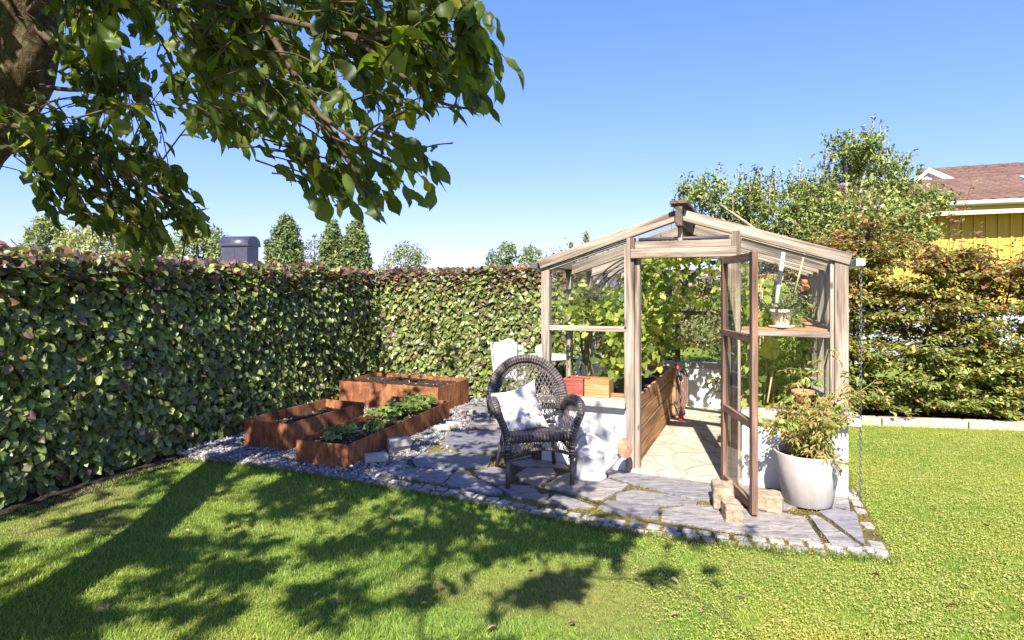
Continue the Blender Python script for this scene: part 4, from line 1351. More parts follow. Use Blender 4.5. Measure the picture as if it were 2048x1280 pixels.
# ================================================================== CORTEN PLANTERS
def planter(label, fr, d, width, length, h, fill):
    """fr: front right corner; d: direction away from the viewer; width runs to the left"""
    d = Vector((*d, 0)).normalized(); l = Vector((-d.y, d.x, 0)); f = Vector((*fr, 0))
    ang = math.atan2(-l.y, -l.x)
    r = thing('corten_planter', label, 'planter', tuple(f), ang)     # local x to the right, y away, origin front right
    th = .006
    mb = MB()
    mb.box(-width, 0, 0, th, 0, h).box(-width, 0, length - th, length, 0, h).box(-width, -width + th, th, length - th, 0, h).box(-th, 0, th, length - th, 0, h)
    # folded lip
    mb.build('steel_box', MAT['corten'], r, bevel=.002)
    nu, nv = 18, int(18 * length / width)
    V = []; Lp = []; T = []
    for j in range(nv + 1):
        for i in range(nu + 1):
            x = -width + th + (width - 2 * th) * i / nu; y = th + (length - 2 * th) * j / nv
            z = h - fill + .022 * mnoise.noise(Vector((x * 7, y * 7, h * 40))) + .012 * mnoise.noise(Vector((x * 24, y * 24, 3)))
            V.append((x, y, z))
    for j in range(nv):
        for i in range(nu):
            a = j * (nu + 1) + i
            Lp += [a, a + 1, a + nu + 2, a + nu + 1]; T.append(4)
    s = link('soil', raw_mesh('soil', np.array(V), Lp, T, None, None, [True] * len(T)), MAT['soil'], r)
    n = int(160 * length)
    lb = LB()
    P = np.c_[R.uniform(-width + .03, -.03, n), R.uniform(.03, length - .03, n), np.full(n, h - fill + .014)]
    lb.add(SMALL, P, rdir(n) * [1, 1, .2], rdir(n) * .5 + [0, 0, 1], R.uniform(.015, .055, n), R.uniform(.01, .03, n),
           pick([(.24, .15, .08), (.36, .25, .14), (.14, .09, .06), (.45, .34, .22)], n), 1.5)
    o = lb.build('dead_leaves', MAT['leaf_dry'], r, world=False)
    o['kind'] = 'stuff'
    return r, d, -l


PA, dA, rA = planter('long low rusty steel planter with strawberry plants, nearest to the lawn', (-1.4526, 5.314), (.3115, .95), .55, 2.2, .22, .055)
PB, dB, rB = planter('short rusty steel planter of bare soil, beside the hedge and left of the strawberry one', (-2.199, 5.865), (.39, .92), .56, 1.22, .28, .10)
fr3 = (-2.357 + 1.54 * UX, 8.19 + 1.54 * UY)
PC, dC, rC = planter('tall wide rusty steel planter at the back in the hedge corner', fr3, (VX, VY), 1.54, .86, .35, .05)


def strawberry(name, label, base, sc, n, seed):
    rng = random.Random(seed)
    r = thing(name, label, 'plant', base, 0, 'strawberry plants in the long planter')
    b = Vector(base); mb = MB(); lb = LB()
    for i in range(n):
        a = rng.uniform(0, 6.28); hh = sc * rng.uniform(.5, 1.15); sp = sc * rng.uniform(.25, .85)
        e = b + Vector((sp * math.cos(a), sp * math.sin(a), hh))
        mb.tube([b, b + Vector((sp * .35 * math.cos(a), sp * .35 * math.sin(a), hh * .7)), e], .0025, 5, False)
        for k in range(3):
            aa = a + (k - 1) * 1.25
            L_ = sc * rng.uniform(.38, .55)
            lb.add(OVA, [tuple(e)], [(math.cos(aa), math.sin(aa), -.25 + rng.gauss(0, .2))], [(rng.gauss(0, .3), rng.gauss(0, .3) - .15, 1)], L_, L_ * .85,
                   pick([(.18, .27, .06), (.25, .34, .085), (.12, .20, .05)], 1), rng.uniform(.6, 1.6))
    mb.build('stalk', MAT['stem_green'], r, world=True)
    lb.build('leaves', MAT['leaf_vine'], r)


fA = Vector((-1.4526, 5.314, 0))
ST = [(.28, .16, .13, 9), (.16, .34, .06, 4), (.30, .46, .11, 7), (.12, .60, .10, 7), (.42, .66, .08, 5), (.25, .86, .07, 5), (.14, 1.0, .10, 8), (.40, 1.12, .12, 8), (.26, 1.28, .14, 11), (.42, 1.42, .12, 9),
      (.16, 1.44, .15, 12), (.30, 1.62, .16, 13), (.14, 1.74, .14, 12), (.42, 1.80, .13, 10), (.22, 1.96, .14, 11), (.40, 2.06, .12, 9)]
for i, (a, b, sc, n) in enumerate(ST):
    p = fA - rA * a + dA * b
    strawberry('strawberry_plant', 'young green strawberry plant growing in the long rusty planter', (p.x, p.y, .165), sc * 1.05, n, 100 + i)

# small pale concrete pavers lying along the planter
def paver(label, px, py, z0, rot, sx=.21, sy=.14, h=.065):
    x, y = g(px, py)
    r = MB().box(-sx / 2, sx / 2, -sy / 2, sy / 2, 0, h).build('paver_block', MAT['concrete'], bevel=.008)
    r.location = (x, y, z0); r.rotation_euler = (0, 0, rot)
    tag(r, label, 'paver', 'loose pavers beside the planters')


paver('pale concrete paver lying alone nearest the lawn beside the long planter', 752, 925, .012, .35)
paver('lower pale concrete paver of the pair stacked beside the long planter', 797, 905, .012, .4)
paver('upper pale concrete paver of the pair stacked beside the long planter', 799, 907, .08, .52)
paver('small pale paver lying on the gravel by the far end of the long planter', 884, 862, .012, .55, .16, .12, .05)
paver('pale paver at the far end of the long planter, right of the small paver', 908, 858, .012, .3, .17, .12, .07)


# rocks
def rock(name, label, loc, size, rz, seed, m, cat='stone', tilt=0.0):
    bm = bmesh.new(); bmesh.ops.create_cube(bm, size=1.0)
    bmesh.ops.subdivide_edges(bm, edges=bm.edges[:], cuts=13, use_grid_fill=True)
    for v in bm.verts:
        p = v.co.copy()
        q = p * 2
        e = [abs(q.x), abs(q.y), abs(q.z)]
        r_ = (e[0] ** 12 + e[1] ** 12 + e[2] ** 12) ** (1 / 12)
        p = p / max(r_, 1e-4) * max(e)
        nz = mnoise.noise(p * 2.2 + Vector((seed * 7, 0, 0))) * .10 + (mnoise.cell(p * 3.1 + Vector((seed, 1, 2))) - .5) * .05 + mnoise.noise(p * 7 + Vector((seed * 7, 3, 0))) * .06
        p = p * (1 + nz)
        v.co = Vector((p.x * size[0], p.y * size[1], (p.z + .5) * size[2]))
    me = bpy.data.meshes.new(name); bm.to_mesh(me); bm.free()
    me.polygons.foreach_set("use_smooth", [True] * len(me.polygons))
    o = link(name, me, m)
    o.location = loc; o.rotation_euler = (tilt, 0, rz)
    return tag(o, label, cat)


rock('stone_block', 'rough sandstone block propping the open door on its left side', (1.545, 4.40, .01), (.15, .26, .165), -.28, 3, MAT['stone'])
rock('stone_block', 'smaller rough sandstone piece on the slate in front of the left door block', (1.515, 4.13, .01), (.12, .16, .125), -.1, 5, MAT['stone'])
rock('stone_block', 'rough sandstone block lying to the right of the open door', (1.845, 4.33, .01), (.20, .18, .125), -.42, 8, MAT['stone'])
p = gl2w(1.62, 2.3, .03)
rock('stone_block', 'rounded stone block inside the greenhouse by the back wall', (p.x, p.y, .03), (.14, .16, .2), .3, 12, MAT['stone'])
rock('wooden_log', 'short dark wood block on the paving behind the wicker chair', (.255, 5.62, .012), (.14, .12, .13), .2, 9, MAT['dark_wood'], 'log')
for i, (px, py, s) in enumerate(((925, 835, .10), (945, 830, .08), (938, 842, .07))):
    x, y = g(px, py)
    rock('field_stone', 'rough brown stone in a small group lying on the gravel', (x, y, .01), (s, s * .8, s * .7), i, 20 + i, MAT['kerb'])['group'] = 'brown stones on the gravel'

# ================================================================== BIG POT
BP = thing('concrete_planter', 'large pale grey tapered planter in front of the right white wall', 'planter', (2.192, 4.452, .02))
MB().lathe([(.001, 0), (.160, 0), (.168, .006), (.232, .372), (.232, .378), (.218, .378), (.214, .33)], n=56, caps=False).build('pot', MAT['pot'], BP)
MB().lathe([(.212, .31), (.001, .325)], n=32, caps=False).build('soil', MAT['soil'], BP)
b = (2.20, 4.45, .34)
fr = []
for (px, py, Y, rad, key) in ((1519, 828, 4.42, .021, 'tomato_green'), (1521, 842, 4.42, .02, 'tomato_green'), (1604, 817, 4.5, .021, 'tomato_green'), (1609, 826, 4.5, .02, 'tomato_green'),
                              (1562, 843, 4.4, .022, 'tomato_green'), (1610, 840, 4.42, .018, 'tomato_red'), (1625, 832, 4.42, .016, 'tomato_red'), (1640, 838, 4.4, .016, 'tomato_red')):
    q = wp(px, py, Y); fr.append((q.x, q.y, q.z, rad, key))
tomato('tomato_plant', 'half withered tomato plant with yellow and green fruit spilling out of the big concrete planter', b, .46, 14, .27, 77, fr, dry=.62, long=[tuple(wp(*q)) for q in ((1742, 768, 4.35), (1655, 700, 4.45), (1700, 828, 4.3), (1515, 835, 4.4), (1556, 838, 4.38), (1690, 760, 4.4), (1600, 735, 4.5), (1585, 800, 4.4), (1665, 925, 4.2))])

# ================================================================== WATERING CAN
WC = thing('watering_can', 'white enamel watering can with rusty rose, standing before the low white wall', 'watering can', (.655, 5.045, .022))
MB().lathe([(.001, 0), (.136, 0), (.139, .004), (.139, .018), (.134, .022), (.129, .028), (.124, .185), (.127, .188), (.127, .194), (.124, .197), (.121, .225)], n=40, caps=False).build('body', MAT['white_metal'], WC)
Mx = Matrix.Rotation(0, 3, 'Z')
MB().lathe([(.121, .222), (.05, .252), (.002, .256)], n=40, caps=False).build('top_cover', MAT['white_metal'], WC)
sd = Vector((.985, -.17, 0)).normalized()
up = Vector((0, 0, 1))
tipv = sd * .315 + up * .262
MB().tube([sd * .11 + up * .055, sd * .2 + up * .145, sd * .27 + up * .215, tipv], [.032, .024, .018, .015], 14).build('spout', MAT['white_metal'], WC)
MB().tube([sd * .10 + up * .2, sd * .2 + up * .195, sd * .255 + up * .2], .006, 6).build('spout_brace', MAT['white_metal'], WC)
ax = Vector((.42, -.80, .25)).normalized()
q = Vector((0, 0, 1)).rotation_difference(ax).to_matrix()
RC = tipv + Vector((-.03, -.02, 0))
MB().lathe([(.015, -.07), (.080, -.004), (.082, .004)], tuple(RC), 32, q, False).build('rose', MAT['white_metal'], WC)
MB().lathe([(.001, .012), (.076, .006), (.081, .002)], tuple(RC), 32, q, False).build('rose_plate', MAT['rose_rust'], WC)
pts = spline([sd * .112 + up * .2, sd * .085 + up * .30, sd * .0 + up * .355, sd * -.085 + up * .32, sd * -.145 + up * .20, sd * -.135 + up * .08], 8)
MB().tube(pts, .013, 8, True, .45, (-sd.y, sd.x, 0)).build('handle', simple('grey_enamel', (.36, .36, .37), .35, .5, var=.1), WC)

# ================================================================== WICKER CHAIR
CC = Vector((.176, 5.075, .022)); cang = math.atan2(.17, .985)
CHR = thing('wicker_armchair', 'dark brown wicker armchair with arched lattice back on the slate paving', 'armchair', tuple(CC), cang)
# local: x to the viewer's right, y away from the viewer (back of the chair), z up
WK, WT = MAT['wicker'], MAT['wicker_thin']


def back_y(z):
    return .16 + .26 * max(0, z - .38) / .6 ** 1.0 * .75


ARCH = []
for i in range(37):
    a = math.radians(-112 + 224 * i / 36)
    x = .325 * math.sin(a) * (1.0 if abs(a) < 1.57 else 1.0); z = .615 + .335 * math.cos(a)
    ARCH.append(Vector((x, back_y(z) - .02 * (1 - math.cos(a)) * .6, z)))
MB().tube(ARCH, .043, 12, True, .62, (0, 1, .3)).build('back_rim', WK, CHR)
MB().tube([p * 1 + Vector((-p.x * .16, -.005, -(p.z - .615) * .16)) for p in ARCH], .016, 8, True, 1).build('inner_rim', WK, CHR)
# lattice of the back
mb = MB()


def inside_back(x, z):
    if z < .415: return False
    if z > .615: return (x / .285) ** 2 + ((z - .615) / .30) ** 2 < 1
    return abs(x) < .285 - .06 * (.615 - z) / .2


for sg in (-1, 1):
    for c0 in np.arange(-.95, .95, .036):
        seg = []
        for k in range(60):
            z = .41 + k * .0092; x = c0 + sg * (z - .66) * .55
            if inside_back(x, z):
                seg.append(Vector((x, back_y(z) + .004 * sg - .012, z)))
            elif len(seg) > 1:
                break
        if len(seg) > 2:
            mb.tube([seg[0], seg[len(seg) // 2], seg[-1]], .0042, 5, False)
for z in (.47, .60, .61, .62):
    xs = .27
    mb.tube([(-xs, back_y(z) - .01, z), (xs, back_y(z) - .01, z)], .006, 6, False)
mb.build('back_lattice', WT, CHR)
MB().tube([(-.235, back_y(.42) - .012, .415), (.235, back_y(.42) - .012, .415)], .016, 8).build('lower_back_rail', WK, CHR)
# arms and sides
for sg in (-1, 1):
    P = spline([(sg * .305, .145, .545), (sg * .33, .06, .615), (sg * .345, -.06, .640), (sg * .352, -.20, .635), (sg * .338, -.295, .585), (sg * .300, -.305, .50), (sg * .270, -.295, .40), (sg * .262, -.29, .30)], 6)
    rr = [.04 + .012 * math.sin(min(1, i / 24) * math.pi) if i < 26 else .036 for i in range(len(P))]
    MB().tube(P, rr, 12, True, .8, (sg, 0, .5)).build('arm', WK, CHR)
    mb = MB()
    for k in range(9):
        y = -.26 + k * .048
        top = .60 - .04 * max(0, (y - .0) / .15)
        for dz in (-1, 1):
            y2 = min(max(y + dz * .085, -.28), .16)
            mb.tube([(sg * .325, y, top), (sg * .262, y2, .40)], .0033, 5, False)
    mb.build('side_lattice', WT, CHR)
    # front leg: wrapped top and bare foot
    MB().tube([(sg * .262, -.29, .005), (sg * .262, -.29, .25)], .0185, 12).build('leg', WT, CHR)
    MB().tube([(sg * .262, -.29, .22), (sg * .262, -.29, .40)], .027, 12).build('leg_wrapping', WK, CHR)
    MB().tube([(sg * .262, .315, .0), (sg * .215, .20, .36)], .0175, 12).build('leg', WT, CHR)
# seat
nx, ny = 14, 14
mb = MB()
b = len(mb.V)
for j in range(ny + 1):
    for i in range(nx + 1):
        u = i / nx * 2 - 1; v = j / ny
        wd = .262 - .04 * v
        x = u * wd; y = -.315 + .50 * v
        z = .405 + .018 * (1 - u * u) * math.sin(v * 3.14) - .02 * v - (.02 * max(0, .12 - v) / .12)
        mb.V.append((x, y, z))
for j in range(ny):
    for i in range(nx):
        a = j * (nx + 1) + i
        uv = [((i + di) / nx * .55, (j + dj) / ny * .5) for di, dj in ((0, 0), (1, 0), (1, 1), (0, 1))]
        mb.face([b + a, b + a + 1, b + a + nx + 2, b + a + nx + 1], uv, True)
o = mb.build('seat', WK, CHR); md = o.modifiers.new('thick', 'SOLIDIFY'); md.thickness = .028
mb = MB()
for k in range(19):      # woven strands over the front roll
    x = -.25 + k * .0278
    mb.tube([(x, -.31, .372), (x, -.328, .395), (x + .004, -.31, .414), (x + .006, -.25, .418)], .0095, 6, True)
mb.build('seat_strands', WT, CHR)
MB().tube([(-.262, -.30, .385), (.262, -.30, .385)], .017, 8).build('seat_rail', WK, CHR)
# aprons: arched lower rails with lattice
for (p0, p1, nm_) in (((-.262, -.29), (.262, -.29), 'front'), ((.262, -.29), (.222, .22), 'side'), ((-.262, -.29), (-.222, .22), 'side'), ((-.222, .22), (.222, .22), 'rear')):
    a = Vector((*p0, 0)); c = Vector((*p1, 0)); m = (a + c) / 2
    P = spline([a + up * .245, a.lerp(c, .25) + up * .285, m + up * .30, a.lerp(c, .75) + up * .285, c + up * .245], 6)
    MB().tube(P, .0135, 8).build('apron_rail', WK, CHR)
    mb = MB(); N = 15 if nm_ != 'side' else 13
    for k in range(N):
        for s_ in (-1, 1):
            u0 = (k + .5) / N; u1 = min(max(u0 + s_ * .09, .01), .99)
            q0 = P[int(u0 * (len(P) - 1))]; q1 = a.lerp(c, u1) + up * .382
            mb.tube([q0, q1], .0036, 5, False)
    mb.build('apron_lattice', WT, CHR)

# cushion
CU = thing('cushion', 'white square cushion with cream tufts leaning in the wicker armchair', 'cushion', tuple(wp(1036, 868, 5.02)))
cen = wp(1037, 819, 5.06)
cx = Vector((.955, .12, .26)).normalized(); nrm_ = Vector((.16, -.93, .30)).normalized(); cy = nrm_.cross(cx).normalized() * -1
nrm_ = cx.cross(cy); 
if nrm_.y > 0: nrm_ = -nrm_
if cy.z < 0: cy = -cy
N = 26; S = .205


def cush(u, v, side):
    e = (1 - u ** 4) * (1 - v ** 4)
    pin = 1 - .10 * (1 - min(1, abs(u))) * abs(v) ** 2 ; pin2 = 1 - .12 * (1 - abs(v)) * abs(u) ** 2
    pu = u * (1 - .13 * (1 - v * v) * abs(u) ** 3); pv = v * (1 - .13 * (1 - u * u) * abs(v) ** 3)
    pv -= .08 * max(0, v) * (1 - u * u)             # slumped top edge
    d = .062 * max(0, e) ** .55 + .006 * mnoise.noise(Vector((u * 2.3, v * 2.3, side))) * e
    d += .010 * e * mnoise.noise(Vector((u * 4 + v * 2, v * 1.2, 8 + side)))
    return cen + cx * pu * S + cy * pv * S * 1.02 + nrm_ * d * side


mb = MB()
for side in (1, -1):
    b = len(mb.V)
    for j in range(N + 1):
        for i in range(N + 1):
            mb.V.append(tuple(cush(i / N * 2 - 1, j / N * 2 - 1, side)))
    for j in range(N):
        for i in range(N):
            a = b + j * (N + 1) + i
            q = [a, a + 1, a + N + 2, a + N + 1]
            mb.face(q if side < 0 else q[::-1], None, True)
mb.build('cover', MAT['fabric'], CU, world=True)
for j in range(5):
    for i in range(4):
        u = -.72 + i * .48 + (.10 if j % 2 else -.10); v = -.78 + j * .39
        p = cush(u, v, 1); e1 = (cush(u + .05, v, 1) - p); e2 = (cush(u, v + .05, 1) - p)
        n_ = e1.cross(e2).normalized()
        if n_.dot(nrm_) < 0: n_ = -n_
        qm = Vector((0, 0, 1)).rotation_difference(n_).to_matrix()
        MB().lathe([(.001, .010), (.012, .009), (.0205, .004), (.0215, -.002)], tuple(p), 14, qm, False).build('tuft', MAT['tuft'], CU, world=True)

# ================================================================== WHITE TABLE AND CHAIRS
TB_ = thing('garden_table', 'round white garden table behind the wicker armchair', 'table', (.47, 7.75, .01))
MB().lathe([(.001, .70), (.33, .70), (.345, .705), (.345, .722), (.33, .727), (.001, .727)], n=40, caps=False).build('table_top', MAT['white_paint'], TB_)
MB().tube([(0, 0, .03), (0, 0, .70)], .022, 10).build('column', MAT['white_paint'], TB_)
for k in range(3):
    a = k * 2.094 + .4
    MB().tube(spline([(0, 0, .12), (.14 * math.cos(a), .14 * math.sin(a), .09), (.28 * math.cos(a), .28 * math.sin(a), .01)], 5), .014, 8).build('leg', MAT['white_paint'], TB_)
LN = thing('globe_lantern', 'white globe lantern standing on the round table', 'lantern', (.37, 7.72, .737))
MB().ball((0, 0, .075), .075, 18).build('globe', MAT['white_paint'], LN)
MB().lathe([(.04, 0), (.04, .012), (.03, .014)], n=18).build('foot', MAT['white_paint'], LN)


def slat_chair(label, loc, rz):
    r = thing('folding_chair', label, 'chair', loc, rz, 'white slatted folding chairs')
    wd = .20
    m = MAT['white_wood']
    for sg in (-1, 1):
        MB().beam((sg * wd, -.20, 0), (sg * wd, .19, .91), .028, .022, (1, 0, 0)).build('frame_rail', m, r)
        MB().beam((sg * (wd - .03), .20, 0), (sg * (wd - .03), -.17, .45), .028, .022, (1, 0, 0)).build('frame_rail', m, r)
    for k in range(5):
        MB().box(-wd - .005, wd + .005, -.19 + k * .078, -.13 + k * .078, .455, .472).build('seat_slat', m, r, bevel=.003)
    for z in (.62, .72, .82):
        y = -.20 + .39 * z / .91
        MB().box(-wd - .012, wd + .012, y - .03, y - .013, z, z + .062).build('back_slat', m, r, bevel=.003)
    return r


slat_chair('white slatted folding chair with the pale throw over its back', (-.03, 7.72, .012), math.radians(170))
slat_chair('white slatted folding chair right of the round table, seen through the greenhouse glass', (.96, 7.95, .012), math.radians(-95))
RCH = thing('round_back_chair', 'white garden chair with rounded back, seen through the lower left pane', 'chair', (1.06, 7.40, .012), math.radians(15))
mb = MB()
pts = [(.21 * math.sin(a), .16 + .03 * math.cos(a), .60 + .19 * math.cos(a)) for a in np.linspace(-2.2, 2.2, 22)]
mb.tube(pts, .020, 8); mb.build('back_frame', MAT['white_paint'], RCH)
MB().lathe([(.001, -.008), (.15, -.008), (.155, 0), (.15, .008), (.001, .008)], (0, .165, .57), 26, Matrix.Rotation(math.radians(-78), 3, 'X'), False).build('back_panel', MAT['white_paint'], RCH)
MB().lathe([(.001, .43), (.21, .43), (.22, .44), (.21, .46), (.001, .46)], n=28, caps=False).build('seat', MAT['white_paint'], RCH)
for sx in (-1, 1):
    for sy in (-1, 1):
        MB().tube([(sx * .13, sy * .13, .43), (sx * .19, sy * .19, 0)], .014, 8).build('leg', MAT['white_paint'], RCH)
# throw over the chair back
TW = thing('throw', 'pale blanket draped over the back of the white folding chair', 'blanket', (-.06, 7.60, .45))
mb = MB(); NX, NY = 24, 40
# local chair back top at about z=.88; the cloth hangs on both sides of it
for i in range(NX + 1):
    for j in range(NY + 1):
        u = i / NX; v = j / NY * 1.0 - .5
        hang = .50
        x = -.205 + .29 * u + .02 * mnoise.noise(Vector((u * 3, v * 4, 2)))
        ln = abs(v) * 2 * hang
        topz = .925 + .045 * max(0, 1 - ((u - .62) / .3) ** 2)
        rad = .035
        if ln < rad * 1.5:
            a = ln / rad; dy = rad * math.sin(min(a, 1.57)); dz = rad * (1 - math.cos(min(a, 1.57)))
        else:
            dy = rad + .012 * math.sin(u * 14 + v * 3) + .02 * (ln - rad) ; dz = rad + (ln - rad * 1.5)
        y = (-dy if v < 0 else dy)
        mb.V.append((-.02 + x, 7.545 + y + .018 * math.sin(u * 11), topz - dz * (1 if v < 0 else .8)))
for i in range(NX):
    for j in range(NY):
        a = i * (NY + 1) + j
        mb.face([a, a + 1, a + NY + 2, a + NY + 1], None, True)
o = mb.build('cloth', MAT['throw'], TW, world=True)
md = o.modifiers.new('thick', 'SOLIDIFY'); md.thickness = .008

# ================================================================== TREES AND SHRUBS
def cloud_tree(name, label, x, y, h, wd, z0, shape, n, ls, cols, seed, group=None, trunk=.12, cat='tree'):
    rng = np.random.default_rng(seed)
    r = thing(name, label, cat, (x, y, 0), 0, group)
    lb = LB()
    m = max(10, n // 26)
    # clumps in the crown
    u = rng.random(m); a = rng.uniform(0, 6.28, m)
    if shape == 'poplar':
        prof = np.sin(np.pi * np.clip(u * .92 + .06, 0, 1)) ** .7 * (1 - .35 * u)
    elif shape == 'round':
        prof = np.sqrt(np.clip(1 - (2 * u - 1) ** 2, .02, 1))
    else:
        prof = (.55 + .45 * np.sin(u * 9 + seed)) * np.sqrt(np.clip(1 - (2 * u - 1) ** 2, .03, 1))
    rr = prof * wd / 2 * np.sqrt(rng.uniform(.15, 1.0, m))
    C = np.c_[x + rr * np.cos(a), y + rr * np.sin(a), z0 + (h - z0) * u]
    cr = wd * rng.uniform(.06, .15, m)
    k = rng.integers(0, m, n)
    d = norm(rng.normal(0, 1, (n, 3)))
    P = C[k] + d * (cr[k] * rng.uniform(.3, 1.0, n) ** .5)[:, None] * [1, 1, 1.25]
    tint = np.array(cols)[rng.integers(0, len(cols), m)][k] * (1 + rng.normal(0, .18, (n, 1)))
    lb.add(SMALL, P, norm(rng.normal(0, 1, (n, 3))) + [0, 0, -.2], d + [0, 0, .5] + norm(rng.normal(0, 1, (n, 3))) * .5, ls * rng.uniform(.7, 1.3, n), ls * rng.uniform(.6, 1.1, n), np.clip(tint, .01, .9))
    lb.build('crown', MAT['leaf_tree'], r)
    mb = MB()
    mb.tube([(x, y, -.1), (x + .02 * h, y, h * .5), (x, y, h * .85)], [trunk, trunk * .6, trunk * .2], 8)
    for i in range(8):
        q = Vector(C[rng.integers(0, m)])
        zz = max(z0 * .8, q.z - wd * .3)
        mb.tube([(x + .02 * h * zz / h, y, min(zz, h * .8)), q], [trunk * .35, trunk * .1], 5, False)
    mb.build('trunk', MAT['twig'], r, world=True)
    return r


G1 = [(.12, .165, .06), (.165, .21, .075), (.085, .125, .045), (.21, .24, .09)]
G2 = [(.21, .25, .10), (.27, .30, .12), (.16, .20, .075)]
G3 = [(.30, .31, .13), (.35, .35, .15), (.23, .255, .095)]
FAR = 'trees on the skyline beyond the hedge'


def far_tree(label, px, pw_, ptop, Y, shape, n, cols, seed, z0f=.12, ls=.40, name='far_tree'):
    x = (px - 1024) * Y / F; h = CH + (HZ - ptop) * Y / F; wd = pw_ * Y / F
    cloud_tree(name, label, x, Y, h, wd, h * z0f, shape, n, ls, cols, seed, FAR, .18)


far_tree('rounded leafy tree on the skyline at the far left end', 92, 92, 440, 62, 'round', 5200, G2, 1)
far_tree('broad pale yellow green tree low above the hedge, behind the hanging cherry spray', 195, 150, 462, 60, 'round', 6000, G3, 2)
far_tree('tall green tree half hidden behind the cherry leaves, left of the chimney', 300, 90, 452, 66, 'round', 4000, G1, 3)
far_tree('bushy tree rising just left of the metal chimney', 395, 130, 458, 64, 'round', 5500, G2, 4)
far_tree('slim little poplar just right of the chimney', 536, 30, 482, 70, 'poplar', 1500, G1, 5)
far_tree('broad tall poplar, first of the tall trees right of the chimney', 573, 82, 438, 70, 'poplar', 11000, G1, 6)
far_tree('thin airy birch between the broad and the pointed poplars', 628, 46, 470, 72, 'wild', 1500, G2, 7, ls=.24)
far_tree('pointed poplar, left one of the closest pair on the skyline', 665, 58, 444, 70, 'poplar', 9500, G1, 8)
far_tree('pointed poplar with a wider skirt, right one of the closest pair on the skyline', 712, 72, 447, 70, 'poplar', 10500, G1, 9)
far_tree('low loose round tree alone on the skyline between the poplars and the greenhouse', 810, 108, 494, 58, 'round', 3600, G2, 10, ls=.26)
far_tree('low dark shrubby treetop at the hedge end left of the greenhouse', 985, 60, 508, 44, 'round', 2000, G1, 11, ls=.2)
far_tree('loose birch above the hedge, left of the greenhouse eave', 1012, 66, 487, 46, 'wild', 2600, G2, 12, ls=.2)
far_tree('spreading birch behind the left corner of the greenhouse', 1062, 90, 497, 46, 'wild', 2600, G2, 13, ls=.2)
far_tree('thin treetop showing above the left greenhouse rafter', 1172, 40, 466, 48, 'wild', 1100, G2, 14, ls=.2)
far_tree('small treetop just over the left greenhouse rafter', 1142, 34, 484, 48, 'wild', 800, G2, 15, ls=.2)


# shrubs of the garden behind the greenhouse
def bush(label, x, y, h, wd, n, ls, cols, seed, name='garden_shrub'):
    cloud_tree(name, label, x, y, h, wd, .05, 'round', n, ls, cols, seed, None, .03, 'shrub')


q = wp(1296, 700, 11.5)
bush('dark green shrub seen through the back window of the greenhouse', q.x, 11.5, 2.2, .95, 3500, .09, [(.06, .10, .03), (.09, .14, .035), (.13, .18, .05)], 51)
q = wp(1250, 690, 12.5)
bush('tall green shrub behind the vine side of the greenhouse', q.x, 12.5, 2.15, 3.0, 6500, .10, [(.09, .13, .035), (.14, .18, .05), (.06, .10, .03)], 52)
q = wp(1400, 660, 17)
bush('pale pinkish brown shrub far behind the greenhouse back window', q.x, 17, 1.75, 3.0, 7000, .10, [(.34, .25, .17), (.42, .32, .20), (.25, .22, .10)], 53)
q = wp(1140, 660, 13.5)
bush('sunny yellow green shrub behind the round table', q.x, 13.5, 2.2, 3.2, 6500, .10, [(.20, .21, .06), (.26, .26, .08), (.14, .17, .05)], 54)
q = wp(1530, 640, 10.2)
bush('green shrub close behind the right half of the greenhouse', q.x, 10.2, 2.0, 2.4, 6000, .08, [(.08, .12, .035), (.12, .16, .05), (.17, .20, .06)], 55)

# ------------------------------------------------------------------ apple tree
AT = thing('apple_tree', 'spreading apple tree with pale limbs behind the greenhouse roof', 'tree', (5.35, 10.3, 0))
lb = LB(); mb = MB()
YA = 10.3
root = Vector((5.35, YA, 0))
fork = root + Vector((-.1, 0, 1.2))
mb.tube([root - up * .1, root + up * .6, fork], [.16, .13, .12], 10)
BL = [(1480, 405, 62, 0), (1415, 392, 42, -.4), (1530, 400, 70, .4), (1590, 440, 80, -.2), (1600, 385, 40, .3), (1655, 400, 62, -.3), (1700, 350, 62, .2), (1690, 300, 42, 0), (1740, 300, 42, -.3), (1752, 340, 60, .4), (1790, 360, 46, 0),
      (1650, 470, 85, -.6), (1720, 440, 85, -.5), (1560, 470, 70, .2), (1780, 430, 75, -.2), (1840, 405, 45, .2), (1700, 500, 80, -.7), (1880, 405, 28, .3), (1770, 490, 70, -.4), (1830, 460, 50, -.5), (1380, 385, 26, 0), (1450, 440, 50, .3), (1640, 520, 70, -.2), (1500, 455, 55, 0)]
AC = [(.19, .24, .055), (.27, .31, .08), (.12, .165, .045), (.36, .36, .11), (.085, .115, .045)]
